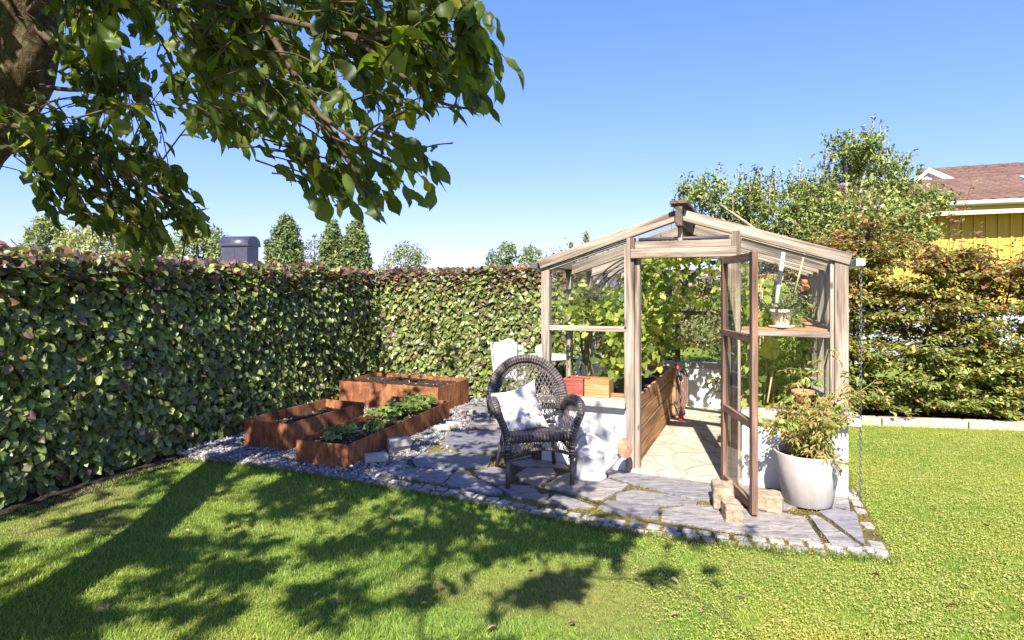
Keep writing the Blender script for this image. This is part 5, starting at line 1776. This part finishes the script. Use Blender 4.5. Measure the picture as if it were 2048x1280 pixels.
for (px, py, pr, dy) in BL:
    c = wp(px, py, YA + dy * 1.6); rr = pr * YA / F
    mid = fork.lerp(c, .5) + Vector((random.gauss(0, .12), random.gauss(0, .12), .12))
    P = spline([fork, mid, c], 7)
    mb.tube(P, list(np.linspace(.055, .012, len(P))), 6)
    m = int(pr * 2.0)
    d = norm(R.normal(0, 1, (m, 3))); cc = np.array(c) + d * rr * R.uniform(.25, 1.0, (m, 1)) * [1, .9, .95]
    # drooping / upright spurs with leaves
    for q0 in cc:
        k = int(R.integers(5, 12)); dirn = norm(np.array([[R.normal(0, .6), R.normal(0, .6), R.uniform(-.5, 1)]]))[0]
        u = np.linspace(0, .20, k)[:, None]
        lb.add(OVA, q0 + dirn * u, rdir(k) * .9 + dirn * .5 + [0, 0, -.25], rdir(k) * .7 + [0, -.3, .8], R.uniform(.05, .085, k), R.uniform(.032, .055, k),
               pick(AC, k, [3, 3, 2.5, 1.2, 1.5]), R.uniform(.5, 2, k))
    for _ in range(3):
        a = int(R.integers(0, len(cc)))
        mb.tube([tuple(c), tuple(cc[a])], [.009, .004], 4, False)
for (px, py, hpx) in ((1748, 232, 85), (1703, 258, 70), (1818, 300, 60), (1797, 318, 45), (1440, 328, 70), (1478, 332, 70), (1520, 336, 65), (1406, 352, 55), (1602, 322, 55), (1660, 318, 50), (1500, 345, 60), (1560, 350, 45), (1735, 262, 60), (1450, 345, 60), (1640, 335, 40), (1770, 300, 50), (1352, 385, 30), (1545, 340, 50), (1685, 285, 50)):
  for rep in range(3):
    dy = R.uniform(-.5, .5)
    if rep: px, py = px + R.normal(0, 26), py + R.uniform(5, 38)
    tp = wp(px, py, YA + dy); bt = wp(px - R.uniform(-6, 14), py + hpx * 1.25, YA + dy)
    mb.tube([bt, tp], [.010, .004], 5)
    k = int(hpx * .42); u = np.linspace(0.1, 1, k)[:, None]
    lb.add(OVA, np.array(bt) + (np.array(tp) - np.array(bt)) * u, rdir(k) * [1, 1, .3] + [0, 0, .55], rdir(k) * .5 + [0, 0, .8], R.uniform(.05, .085, k), R.uniform(.028, .045, k), pick(AC, k, [2, 1.5, 3, .5, 2]), 1.0)
lb.build('crown', MAT['leaf_tree'], AT)
mb.build('limb', MAT['pale_twig'], AT, world=True)

# ------------------------------------------------------------------ young copper beeches behind the kerb
CB = [(3.6, 2.05, 'leafy'), (4.3, 2.45, 'mid'), (5.15, 2.05, 'mid'), (5.85, 1.75, 'mid'), (6.6, 2.0, 'mid'), (7.3, 2.4, 'mid'), (8.1, 2.5, 'mid')]
CBL = ['young copper beech with dark reddish top, nearest to the greenhouse', 'young copper beech second from the greenhouse, with orange tinged sprays', 'young copper beech in front of the white house base, third from the greenhouse',
       'thin young copper beech with one bare slanting leader before the yellow wall', 'low loose young beech before the yellow wall, right of the slanting leader', 'taller young copper beech near the ornamental grass', 'young copper beech at the right end of the row']
for i, (x, h, kd) in enumerate(CB):
    y = KERB0[1] + (x - KERB0[0]) * (KERB1[1] - KERB0[1]) / (KERB1[0] - KERB0[0]) + .55
    r = thing('copper_beech', CBL[i], 'shrub', (x, y, .04), 0, 'young copper beeches behind the kerb')
    mb = MB(); lb = LB()
    tp = Vector((x + random.gauss(0, .12) + (.25 if i == 3 else 0), y + random.gauss(0, .08), h + (.25 if i == 3 else 0)))
    st = spline([(x, y, 0), (x + random.gauss(0, .04), y, h * .5), tp], 8)
    mb.tube(st, list(np.linspace(.022, .006, len(st))), 6)
    nb = {'leafy': 165, 'mid': 160, 'thin': 100}[kd]
    for k in range(nb):
        u = random.uniform(.06, .98); p = st[int(u * (len(st) - 1))]
        a = random.uniform(0, 6.28); ln = random.uniform(.3, .85) * (1 - .35 * u) * (1.15 if kd != 'thin' else 1)
        e = p + Vector((ln * math.cos(a) * 1.15, ln * math.sin(a) * .75, ln * random.uniform(-.1, .42)))
        mb.tube([p, p.lerp(e, .5) + up * .03, e], [.006, .004, .002], 4, False)
        m = int(ln * 170)
        uu = R.uniform(.2, 1.05, (m, 1)); sdv = np.array([-math.sin(a), math.cos(a), 0]) * R.normal(0, .075, (m, 1))
        pp = np.array(p) + (np.array(e) - np.array(p)) * uu + sdv + np.c_[np.zeros((m, 2)), R.normal(.015, .02, m)]
        L_ = R.uniform(.042, .072, m)
        hz = p.z / h
        cop = [(.36, .20, .075), (.24, .11, .07), (.48, .31, .09), (.18, .10, .075)]; grn = [(.19, .25, .065), (.27, .32, .085), (.35, .35, .10), (.11, .16, .05)]
        sel = R.random(m) < (.05 + .50 * hz ** 1.5)
        tint = np.where(sel[:, None], pick(cop, m), pick(grn, m))
        lb.add(OVA, pp, np.array([math.cos(a), math.sin(a), .0]) + rdir(m) * .8, rdir(m) * .42 + [0, -.12, 1], L_, L_ * .75, tint, R.uniform(.4, 1.5, m))
    for q_ in range(10):        # long bare leaders above the mass
        b0 = st[int(len(st) * random.uniform(.5, .85))]
        e = b0 + Vector((random.gauss(.08, .30), random.gauss(0, .12), random.uniform(.4, 1.05)))
        L5 = spline([b0, b0.lerp(e, .5) + Vector((0, 0, .05)), e], 6); mb.tube(L5, list(np.linspace(.006, .002, len(L5))), 5, False)
        m = 24; uu = R.uniform(.15, 1.03, (m, 1)); pp = np.array(b0) + (np.array(e) - np.array(b0)) * uu + R.normal(0, .028, (m, 3)); L_ = R.uniform(.04, .068, m)
        lb.add(OVA, pp, rdir(m) * [1, 1, .3] + [.3, 0, .4], rdir(m) * .6 + [0, -.2, .8], L_, L_ * .72, pick([(.30, .13, .08), (.20, .085, .07), (.40, .24, .09), (.26, .26, .07)], m), R.uniform(.5, 1.5, m))
    mb.build('stem', MAT['twig'], r, world=True)
    lb.build('foliage', MAT['leaf_copper'], r)
# ornamental grass
x, y = g(2040, 846); OG = thing('ornamental_grass', 'tuft of dry straw coloured ornamental grass at the right end of the kerb', 'grass tuft', (x, y + .35, .03))
n = 420; a = R.uniform(0, 6.28, n); lb = LB()
for k in range(3):
    f0 = k / 3
    ln = R.uniform(.25, .6, n)
    b0 = np.c_[x + R.normal(0, .04, n), y + .35 + R.normal(0, .04, n), np.full(n, .03)]
    d = np.c_[np.cos(a) * .5, np.sin(a) * .5, np.full(n, .9)]
    lb.add(BLADE, b0, d, rdir(n), ln, .006, pick([(.42, .33, .17), (.33, .28, .10), (.22, .24, .08)], n), R.uniform(.5, 2.5, n))
    a = R.uniform(0, 6.28, n)
lb.build('blades', MAT['leaf_grass'], OG, smooth=False)

# ================================================================== HOUSES
HW = Vector((9.31, 12.0, 0))      # a point on the yellow wall
hu = Vector((UX, UY, 0)); hv = Vector((VX, VY, 0))
HO = HW - hu * 2.9
HS = thing('yellow_house', 'yellow board house with brown tiled roof, right of the apple tree', 'house', tuple(HO), -TH)
LNG = 12.0
mb = MB(); mb.box(0, LNG, 0, 3.0, 1.32, 3.22, 2)
x = .06
while x < LNG:
    mb.box(x, x + .042, -.022, -.001, 1.30, 3.2, 2); x += .198
mb.build('wall', MAT['yellow'], HS)
MB().box(.02, LNG - .02, .03, 2.97, -.1, 1.318).build('base', simple('grey_house_base', (.36, .38, .42), .85, .2, var=.15, scale=3), HS)
EV, RT, ZE, ZR = -.42, 2.9, 3.27, 4.16
MB().hexa([(-.3, EV - .0, ZE - .09), (LNG, EV, ZE - .09), (-.3, -.001, ZE - .05), (LNG, -.001, ZE - .05), (-.3, EV, ZE - .06), (LNG, EV, ZE - .06), (-.3, -.001, ZE - .03), (LNG, -.001, ZE - .03)]).build('soffit', MAT['fascia'], HS)
MB().box(-.3, LNG, EV - .028, EV - .002, ZE - .22, ZE - .125).build('eave_board', MAT['fascia'], HS)
MB().box(-.3, LNG, EV - .030, EV - .002, ZE - .122, ZE - .02).build('fascia', MAT['yellow_fascia'], HS)
MB().tube([(-.32, EV - .085, ZE - .005), (LNG, EV - .085, ZE - .005)], .055, 12).build('gutter', simple('cream_gutter', (.52, .50, .45), .5, .4, var=.08), HS)


def tile_roof(name, x0, x1, t0, z0, t1, z1, parent):
    run = math.hypot(t1 - t0, z1 - z0); nc = int(run / .30); per = 6; nt = int((x1 - x0) / .215)
    sl = Vector((0, (t1 - t0) / run, (z1 - z0) / run)); nn = Vector((0, -(z1 - z0) / run, (t1 - t0) / run))
    V = []; L = []; T = []
    for c in range(nc):
        for e in (0, 1):
            dd_ = (c + e) * run / nc - (0 if e == 0 else -.02)
            for i in range(nt * per + 1):
                ph = i / per
                wv = .045 * (abs(math.sin(math.pi * ph)) ** .8) + (.065 if e == 0 else .010) + .004 * mnoise.noise(Vector((int(ph) * 1.7, c * 2.3, 0)))
                p = Vector((x0 + (x1 - x0) * i / (nt * per), t0, z0)) + sl * dd_ + nn * wv
                V.append(p)
    m = nt * per + 1
    for c in range(nc):
        b = c * 2 * m
        for i in range(m - 1):
            L += [b + i, b + i + 1, b + m + i + 1, b + m + i]; T.append(4)
    b = len(V)
    for c in range(nc):      # lower lip of each course
        for i in range(m):
            p = V[c * 2 * m + i]; V.append(p - nn * .06)
        for i in range(m - 1):
            L += [b + c * m + i, b + c * m + i + 1, c * 2 * m + i + 1, c * 2 * m + i]; T.append(4)
    o = link(name, raw_mesh(name, np.array([tuple(v) for v in V]), L, T), MAT['tiles'], parent)
    mb = MB(); x = x0                # ridge tiles
    while x < x1:
        mb.tube([(x, t1, z1 + .03), (x + .40, t1, z1 + .035)], [.09, .105], 8); x += .38
    mb.build('ridge_tiles', MAT['tiles'], parent)
    return o


tile_roof('roof', -.35, LNG, EV - .06, ZE + .02, RT, ZR, HS)
# back slope and upper storey roof
MB().hexa([(-.35, RT, ZR - .05), (LNG, RT, ZR - .05), (-.35, RT + 3, ZR - 1.2), (LNG, RT + 3, ZR - 1.2), (-.35, RT, ZR), (LNG, RT, ZR), (-.35, RT + 3, ZR - 1.15), (LNG, RT + 3, ZR - 1.15)]).build('back_roof', MAT['tiles'], HS)
tile_roof('upper_roof', 2.95, LNG, 3.3, 4.0, 5.4, 4.86, HS)
MB().prism([(2.96, 3.4), (LNG, 3.4), (LNG, 6.0), (2.96, 6.0)], 1.0, 3.98).build('upper_wall', MAT['yellow'], HS)
# white gable dormer at the left end of the upper roof
gx = 2.55
MB().hexa([(gx - .25, 3.2, 4.1), (gx + .35, 3.2, 4.1), (gx - .25, 5.2, 4.1), (gx + .35, 5.2, 4.1), (gx + .18, 3.2, 4.5), (gx + .22, 3.2, 4.5), (gx + .18, 5.2, 4.5), (gx + .22, 5.2, 4.5)]).build('dormer', simple('pale_blue_wall', (.62, .66, .72), .7, .2, var=.05), HS)
MB().beam((gx + .18, 3.15, 4.57), (gx + .75, 3.15, 4.24), .08, .11).build('bargeboard', MAT['white_paint'], HS)
MB().beam((gx + .20, 3.15, 4.57), (gx - .30, 3.15, 4.10), .08, .07).build('bargeboard', MAT['white_paint'], HS)
MB().hexa([(4.35, 1.9, 3.93), (5.3, 1.9, 3.93), (4.35, 2.5, 4.1), (5.3, 2.5, 4.1), (4.35, 1.9, 4.02), (5.3, 1.9, 4.02), (4.35, 2.5, 4.19), (5.3, 2.5, 4.19)]).build('roof_window', MAT['white_paint'], HS)

# neighbour house below the hedge, with the metal chimney
NH = thing('neighbour_house', 'low house behind the hedge with pale roof edge and dark metal chimney', 'house', (-7.6, 21, 0), math.radians(-6))
MB().box(-5.4, .6, -1.6, 3.4, -.1, 2.2).build('wall', MAT['white_paint'], NH)
MB().box(-5.7, .95, -1.95, 3.8, 2.2, 2.37).build('roof', simple('pale_roof_felt', (.30, .30, .33), .7, .3, var=.1), NH)
ch = thing  # keep the name short
mb = MB()
mb.box(-2.35, -1.42, -.60, .15, 2.375, 3.08)
mb.box(-1.90, -1.876, -.612, -.601, 2.38, 3.07)
cb = mb.build('chimney', MAT['chimney_metal'], NH, bevel=.01)
MB().box(-2.41, -1.36, -.66, .21, 3.082, 3.16).build('chimney_collar', MAT['chimney_metal'], cb, bevel=.01)
mb = MB(); b = 0
prof = [(math.cos(a), math.sin(a)) for a in np.linspace(0, math.pi, 15)]
for th_ in (0.0, .02):
    for xx in (-1.58, -.03):
        pass
ring = []
for (c_, s_) in prof:
    ring.append((-.225 + .42 * c_, 3.161 + .28 * s_))
V0 = len(mb.V)
for xx in (-2.40, -1.37):
    for (yy, zz) in ring: mb.V.append((xx, yy, zz))
nn_ = len(ring)
for i in range(nn_ - 1):
    mb.face([i, i + 1, nn_ + i + 1, nn_ + i], None, True)
mb.face(list(range(nn_))[::-1]); mb.face([nn_ + i for i in range(nn_)])
mb.build('chimney_cap', MAT['chimney_metal'], cb)

# ================================================================== CHERRY TREE
CT = thing('cherry_tree', 'old cherry tree leaning in from the left, leafy branches hanging over the garden', 'tree', (-2.45, 2.0, 0))
TR = spline([(-2.45, 1.95, -.05), (-2.53, 2.2, .6), (-2.68, 2.62, 1.45), (-3.04, 3.2, 2.15), (-2.98, 3.42, 2.55), (-2.80, 3.45, 2.95), (-2.72, 3.35, 3.5), (-2.5, 3.0, 4.3)], 8)
nT = len(TR)
rad = [.175 - .02 * i / nT + .03 * max(0, 1 - i / 6) for i in range(nT)]
mb = MB(); mb.tube(TR, rad, 22)
V = np.array(mb.V)
for i, v in enumerate(mb.V):
    p = Vector(v); k = min(i // 22, nT - 1)
    c = TR[k]; d = (p - c)
    if d.length > 1e-6:
        f = 1 + .13 * mnoise.noise(p * 7) + .10 * mnoise.noise(p * 2.4)
        mb.V[i] = tuple(c + d * f)
mb.build('trunk', MAT['bark'], CT, world=True)
SK = []      # skeleton points to which twigs are tied
mbB = MB()


def limb(P, r0, r1, n=7):
    P = spline(P, n)
    mbB.tube(P, list(np.linspace(r0, r1, len(P))), 8)
    for p in P: SK.append(p)


T1 = Vector((-2.75, 3.4, 3.15))
limb([T1, wp(120, -15, 2.9), wp(330, 0, 2.5), wp(520, 30, 2.2), wp(700, 70, 2.0), wp(880, 90, 1.9), wp(985, 130, 1.85)], .022, .003)
limb([wp(330, 0, 2.5), wp(430, 90, 2.35), wp(480, 190, 2.2), wp(485, 235, 2.17)], .010, .003)
limb([wp(520, 30, 2.2), wp(590, 150, 2.1), wp(660, 260, 2.0), wp(720, 360, 1.95), wp(735, 395, 1.95)], .012, .003)
limb([wp(640, 230, 2.0), wp(740, 300, 1.9), wp(835, 345, 1.85)], .008, .003)
limb([wp(700, 70, 2.0), wp(790, 140, 1.9), wp(870, 200, 1.85), wp(950, 220, 1.85)], .009, .003)
limb([Vector((-3.0, 3.38, 2.5)), wp(60, 255, 3.1), wp(180, 310, 2.95), wp(300, 380, 2.85), wp(375, 415, 2.8)], .022, .003)
limb([wp(180, 310, 2.95), wp(230, 400, 2.9), wp(290, 470, 2.85), wp(300, 520, 2.8)], .014, .004)
limb([T1, wp(110, 90, 3.3), wp(190, 130, 3.2), wp(280, 200, 3.1)], .025, .004)
limb([Vector((-2.9, 3.45, 2.8)), wp(160, 180, 3.4), wp(270, 150, 3.3)], .018, .004)
# limbs above and behind the camera
T2 = Vector((-2.6, 3.1, 4.0))
for P in ([T1, (-2.0, 2.2, 3.3), (-1.2, 1.2, 3.2), (-.3, .3, 3.0), (.6, -.3, 2.9)], [T1, (-1.8, 2.0, 3.6), (-.6, 1.4, 3.5), (.4, .8, 3.2), (1.1, .5, 2.9)],
          [T2, (-2.0, 1.6, 4.2), (-1.6, .2, 4.0), (-1.3, -1.2, 3.6)], [T1, (-3.0, 2.0, 3.4), (-3.2, .8, 3.3), (-3.4, -.4, 3.1)], [T2, (-3.6, 3.2, 4.2), (-4.6, 3.4, 4.0), (-5.6, 3.3, 3.6)],
          [T2, (-3.8, 2.4, 4.1), (-4.8, 1.6, 3.8)], [T2, (-2.6, 3.9, 4.6), (-2.7, 4.8, 4.9), (-2.9, 5.6, 4.9)], [T2, (-3.2, 4.2, 4.4), (-3.9, 5.0, 4.4)], [T2, (-1.6, 2.6, 4.4), (-.6, 2.3, 4.3)],
          [T2, (-2.1, 2.6, 5.0), (-1.9, 2.4, 5.4)], [(-1.2, 1.2, 3.2), (-1.0, .1, 3.1), (-.8, -.9, 2.9)]):
    Q = []
    for a_, b_ in zip(P[:-1], P[1:]):
        a_, b_ = Vector(a_), Vector(b_)
        Q += [a_, a_.lerp(b_, .35) + Vector((random.gauss(0, .10), random.gauss(0, .10), random.gauss(0, .06))), a_.lerp(b_, .7) + Vector((random.gauss(0, .12), random.gauss(0, .12), random.gauss(0, .06)))]
    limb(Q + [Vector(P[-1])], .020, .005, 4)
SKA = np.array([tuple(p) for p in SK])
CLB = LB()
CG = [(.072, .105, .020), (.102, .142, .027), (.050, .077, .018), (.165, .195, .036), (.26, .23, .04)]


def twig_cluster(tip, k, ls, droop=.6, tie=True, maxlen=1.2, hid=False):
    tip = np.array(tip, float)
    dv = SKA - tip; j = np.argmin((dv ** 2).sum(1)); b = SKA[j]
    d = tip - b; ln = np.linalg.norm(d)
    if ln < .02: d = np.array([.1, 0, -.1]); ln = .14
    if tie and ln < maxlen and not (hid and ((lambda q: -30 < q[0] < 2080 and q[1] > -30)(proj(tip)) or (lambda q: -30 < q[0] < 2080 and q[1] > -30)(proj(b)))):
        m = (b + tip) / 2 + np.array([0, 0, .06 * ln])
        mbB.tube([tuple(b), tuple(m), tuple(tip)], [.0045, .0035, .002], 4, False)
    d = d / ln
    u = R.uniform(0, .20, k)[:, None]
    pp = tip - d * u + R.normal(0, .022, (k, 3))
    ax = d * R.uniform(.1, 1.0, (k, 1)) + rdir(k) * .75 + [0, 0, -droop]
    L_ = ls * R.uniform(.5, 1.3, k)
    wr = R.uniform(.34, .52, k); cu_ = R.uniform(.3, 2.4, k); nr_ = rdir(k) * .85 + [0, 0, .6]; tn_ = pick(CG, k, [4, 3, 3, 1.6, .25], .2); sl = R.integers(0, len(SERS), k)
    for q_ in range(len(SERS)):
        w_ = sl == q_
        CLB.add(SERS[q_], pp[w_], ax[w_], nr_[w_], L_[w_], (L_ * wr)[w_], tn_[w_], cu_[w_])
    return
    CLB.add(SER, pp, ax, rdir(k) * .85 + [0, 0, .6], L_, L_ * R.uniform(.42, .54, k), pick(CG, k, [4, 3, 3, 1.2, .25], .15), R.uniform(.4, 1.8, k))


V1 = [[(300, -40), (910, -40), (905, 10), (990, 60), (1012, 70), (985, 90), (1030, 130), (1045, 160), (1000, 150), (1005, 185), (975, 220), (905, 235), (860, 240), (800, 215), (775, 235), (800, 300), (830, 335), (880, 350), (840, 385), (790, 370), (765, 395), (700, 400), (660, 400),
       (630, 370), (600, 330), (575, 265), (545, 285), (510, 300), (495, 280), (455, 240), (430, 270), (390, 255), (375, 180), (335, 135), (315, 60)]]
V2 = [[(125, -40), (320, -40), (315, 40), (250, 60), (215, 50), (190, 80), (130, 70)], [(125, 95), (200, 85), (215, 120), (270, 125), (300, 145), (290, 200), (235, 230), (180, 190), (130, 175)],
      [(40, 245), (110, 225), (180, 245), (270, 285), (345, 325), (375, 345), (405, 405), (410, 440), (370, 465), (330, 480), (300, 515), (275, 490), (225, 460), (160, 455), (90, 420), (85, 370), (40, 330), (10, 300)]]


def fill(poly, n, ylo, yhi, k, ls, droop, yfun=None):
    xs = [p[0] for p in poly]; ys = [p[1] for p in poly]; c = 0
    while c < n:
        px, py = R.uniform(min(xs), max(xs)), R.uniform(min(ys), max(ys))
        if not inpoly(poly, [px], [py])[0]: continue
        Y = yfun(px) + R.uniform(ylo, yhi) if yfun else R.uniform(ylo, yhi)
        P = wp(px, py, Y)
        twig_cluster(P, int(R.integers(k[0], k[1])), ls, droop); c += 1


def spray(base, tip, k, ls, droop=.55):
    """a drooping twig with leaves set alternately along it"""
    base = np.array(base, float); tip = np.array(tip, float)
    mid = (base + tip) / 2 + np.array([0, 0, .10 * np.linalg.norm(tip - base)])
    P = spline([tuple(base), tuple(mid), tuple(tip)], 8)
    mbB.tube(P, list(np.linspace(.0042, .0016, len(P))), 4, False)
    A = np.array([tuple(p) for p in P])
    u = np.linspace(.30, 1.0, k) + R.normal(0, .03, k)
    f = np.clip(u, 0, 1) * (len(A) - 1); i0 = np.minimum(f.astype(int), len(A) - 2)
    pos = A[i0] + (A[i0 + 1] - A[i0]) * (f - i0)[:, None]
    tan = norm(A[i0 + 1] - A[i0])
    sd = norm(np.cross(tan, [0, 0, 1])) * np.where(np.arange(k) % 2, 1, -1)[:, None]
    last = (np.arange(k) >= k - 1)[:, None]
    ax = tan * .75 + np.where(last, 0, sd * R.uniform(.35, .95, (k, 1))) + [0, 0, -droop] * R.uniform(.4, 1.5, (k, 1)) + rdir(k) * .22
    nr = sd * R.normal(0, .5, (k, 1)) + [0, 0, 1] + rdir(k) * .55
    L_ = ls * R.uniform(.62, 1.12, k); wr = R.uniform(.33, .46, k); cu_ = R.uniform(.5, 1.9, k)
    tn_ = pick(CG, k, [4, 3, 3, 1.6, .22], .2); sl = R.integers(0, len(SERS), k)
    for q_ in range(len(SERS)):
        w_ = sl == q_
        CLB.add(SERS[q_], pos[w_], ax[w_], nr[w_], L_[w_], (L_ * wr)[w_], tn_[w_], cu_[w_])


def fill_spray(poly, n, k, ls, droop, yfun, out):
    xs = [p[0] for p in poly]; ys = [p[1] for p in poly]; c = 0
    while c < n:
        px, py = R.uniform(min(xs), max(xs)), R.uniform(min(ys), max(ys))
        if not inpoly(poly, [px], [py])[0]: continue
        Y = yfun(px)
        tip = np.array(wp(px, py, Y))
        d = np.array([out[0] + R.normal(0, .45), R.normal(0, .4), out[1] + R.normal(0, .35)]); d /= np.linalg.norm(d)
        ln = R.uniform(.22, .42)
        base = tip - d * ln
        dv = SKA - base; j = np.argmin((dv ** 2).sum(1)); b = SKA[j]
        if np.linalg.norm(b - base) < .5:
            base = base * .5 + b * .5
        spray(base, tip, int(R.integers(k[0], k[1])), ls, droop); c += 1


fill_spray(V1[0], 170, (6, 10), .096, .6, lambda px: 2.45 - (px - 300) / 700 * .6 + R.uniform(-.2, .3), (.55, -.45))
fill_spray(V2[0], 28, (5, 8), .095, .55, lambda px: R.uniform(2.6, 3.2), (.5, -.4))
fill_spray(V2[1], 32, (5, 8), .095, .55, lambda px: R.uniform(3.0, 3.4), (.6, -.3))
fill_spray(V2[2], 108, (6, 9), .095, .55, lambda px: R.uniform(2.75, 3.15), (.7, -.4))
for (px_, py_, Y_) in ((893, 352, 1.88), (905, 378, 1.88), (848, 408, 1.9), (1055, 160, 1.85), (1020, 192, 1.85), (1018, 68, 1.9), (995, 232, 1.87), (700, 430, 1.95), (660, 425, 1.97), (775, 425, 1.93), (500, 300, 2.15), (545, 298, 2.15), (470, 275, 2.15), (520, 310, 2.15), (412, 440, 2.8), (380, 470, 2.8), (300, 530, 2.8), (330, 505, 2.8), (255, 490, 2.85), (300, 195, 3.1), (300, 150, 3.3)):
    tp_ = np.array(wp(px_, py_, Y_))
    spray(tp_ + np.array([-.22, R.normal(0, .05), .16]), tp_ + np.array([-.05, 0, .05]), 5, .10, .45)

# crown that shades the lawn and the hedge: where the light is caught decides where the leaves hang
DARK = [(530, 980, 120, 42, 1.2), (380, 1120, 130, 45, 1.0), (200, 1230, 170, 40, 1.1), (620, 1010, 120, 40, 1.1), (560, 1120, 130, 35, 1.1), (800, 1075, 150, 28, .95), (760, 1000, 100, 25, .9), (1000, 1085, 110, 30, 1.0), (1130, 1075, 120, 26, .95), (1290, 1085, 90, 22, .9),
        (1400, 1120, 60, 16, .7), (1340, 1140, 60, 18, .8), (700, 1180, 160, 30, .8), (560, 1245, 120, 30, .9), (880, 1190, 130, 30, .75), (1090, 1150, 60, 30, .9), (1120, 1240, 55, 40, 1.6), (1130, 1160, 55, 30, 1.2), (1330, 1085, 90, 22, 1.0), (1200, 1075, 120, 26, 1.0), (1010, 1255, 70, 26, .7), (60, 1120, 120, 40, .55), (130, 1030, 150, 30, .5), (330, 960, 90, 22, .7),
        (860, 940, 130, 34, 1.7), (960, 930, 90, 40, 1.7), (1000, 985, 70, 20, 1.4), (1070, 960, 70, 25, 1.2), (640, 900, 120, 35, 1.2), (760, 850, 110, 40, 1.2), (520, 880, 80, 30, 1.0), (850, 780, 90, 25, .9), (960, 850, 60, 30, 1.3), (930, 890, 90, 30, 1.2), (420, 1190, 120, 26, .8), (250, 1080, 60, 20, .5), (900, 1040, 60, 10, .4)]
LIGHT = [(415, 950, 60, 16, 1.0), (390, 1030, 55, 22, 1.1), (600, 975, 50, 13, .8), (640, 1050, 70, 18, 1.1), (545, 1065, 40, 12, .7), (860, 1015, 90, 16, .8), (700, 1120, 110, 18, .7), (980, 1140, 90, 22, .9), (180, 1150, 90, 40, .9), (640, 1150, 80, 20, .6), (560, 1190, 60, 14, .5), (820, 1240, 80, 22, .6), (1230, 1180, 80, 40, 1.0)]
cnt = 0; tries = 0
while cnt < 1350 and tries < 60000:
    tries += 1
    px, py = R.uniform(-250, 1500), R.uniform(760, 1330)
    dn_ = sum(a * math.exp(-((px - cx_) / sx_) ** 2 - ((py - cy_) / sy_) ** 2) for cx_, cy_, sx_, sy_, a in DARK)
    dn_ -= sum(a * math.exp(-((px - cx_) / sx_) ** 2 - ((py - cy_) / sy_) ** 2) for cx_, cy_, sx_, sy_, a in LIGHT)
    x, y = g(px, py)
    if R.random() > min(1, max(0, dn_)) * min(1, (y / 5.0) ** 2.2): continue
    if mnoise.noise(Vector((x * 2.6, y * 2.6, 4.0))) < -.03 + R.normal(0, .07): continue
    ok = False
    for _ in range(5):
        h = R.uniform(2.35, 5.0)
        P = (x - h / math.tan(ELEV) * SH[0], y - h / math.tan(ELEV) * SH[1], h)
        if P[1] > .15:
            u_, v_ = proj(P)
            if v_ > -190 and -150 < u_ < 2200 and not (inpoly(V1[0], [u_], [v_])[0] or any(inpoly(q, [u_], [v_])[0] for q in V2)): continue
            if v_ > -190 and -150 < u_ < 2200 and P[1] < 1.5: continue
        if P[1] < .4 and h < 2.3: continue
        ok = True; break
    if ok:
        twig_cluster(P, int(R.integers(6, 10)), .105, .3, maxlen=.8, hid=True); cnt += 1
for _ in range(16):       # high sprays whose soft shade falls on the white wall and the chair
    q_ = (R.uniform(-.1, 1.0), 5.2, R.uniform(.15, .9)); dz = R.uniform(4.0, 5.2)
    twig_cluster((q_[0] - dz / math.tan(ELEV) * SH[0], q_[1] - .2 * q_[0] - dz / math.tan(ELEV) * SH[1], q_[2] + dz), 8, .105, .3, maxlen=2.0, hid=True)
# shade on the left hedge
cnt = 0; tries = 0
while cnt < 60 and tries < 60000:
    tries += 1
    yy = R.uniform(3.2, 9.2); xx = hedge_x(yy) + .2; zz = R.uniform(0, 1.75)
    px, py = proj((xx, yy, zz))
    wgt = 1.0 if px < 430 else (.62 if px < 700 else .3)
    if zz > 1.55: wgt *= .35
    if R.random() > wgt: continue
    for _ in range(5):
        dz = R.uniform(1.3, 4.2)
        P = (xx - dz / math.tan(ELEV) * SH[0], yy - dz / math.tan(ELEV) * SH[1], zz + dz)
        if P[2] < 2.2 or P[2] > 5.6: continue
        u_, v_ = proj(P)
        if -120 < u_ < 2180 and v_ > -160 and not any(inpoly(q, [u_], [v_])[0] for q in V2): continue
        twig_cluster(P, int(R.integers(6, 10)), .105, .3, maxlen=.8, hid=True); cnt += 1
        break
mbB.build('branch', MAT['twig'], CT, world=True)
CLB.build('foliage', MAT['leaf_cherry'], CT)
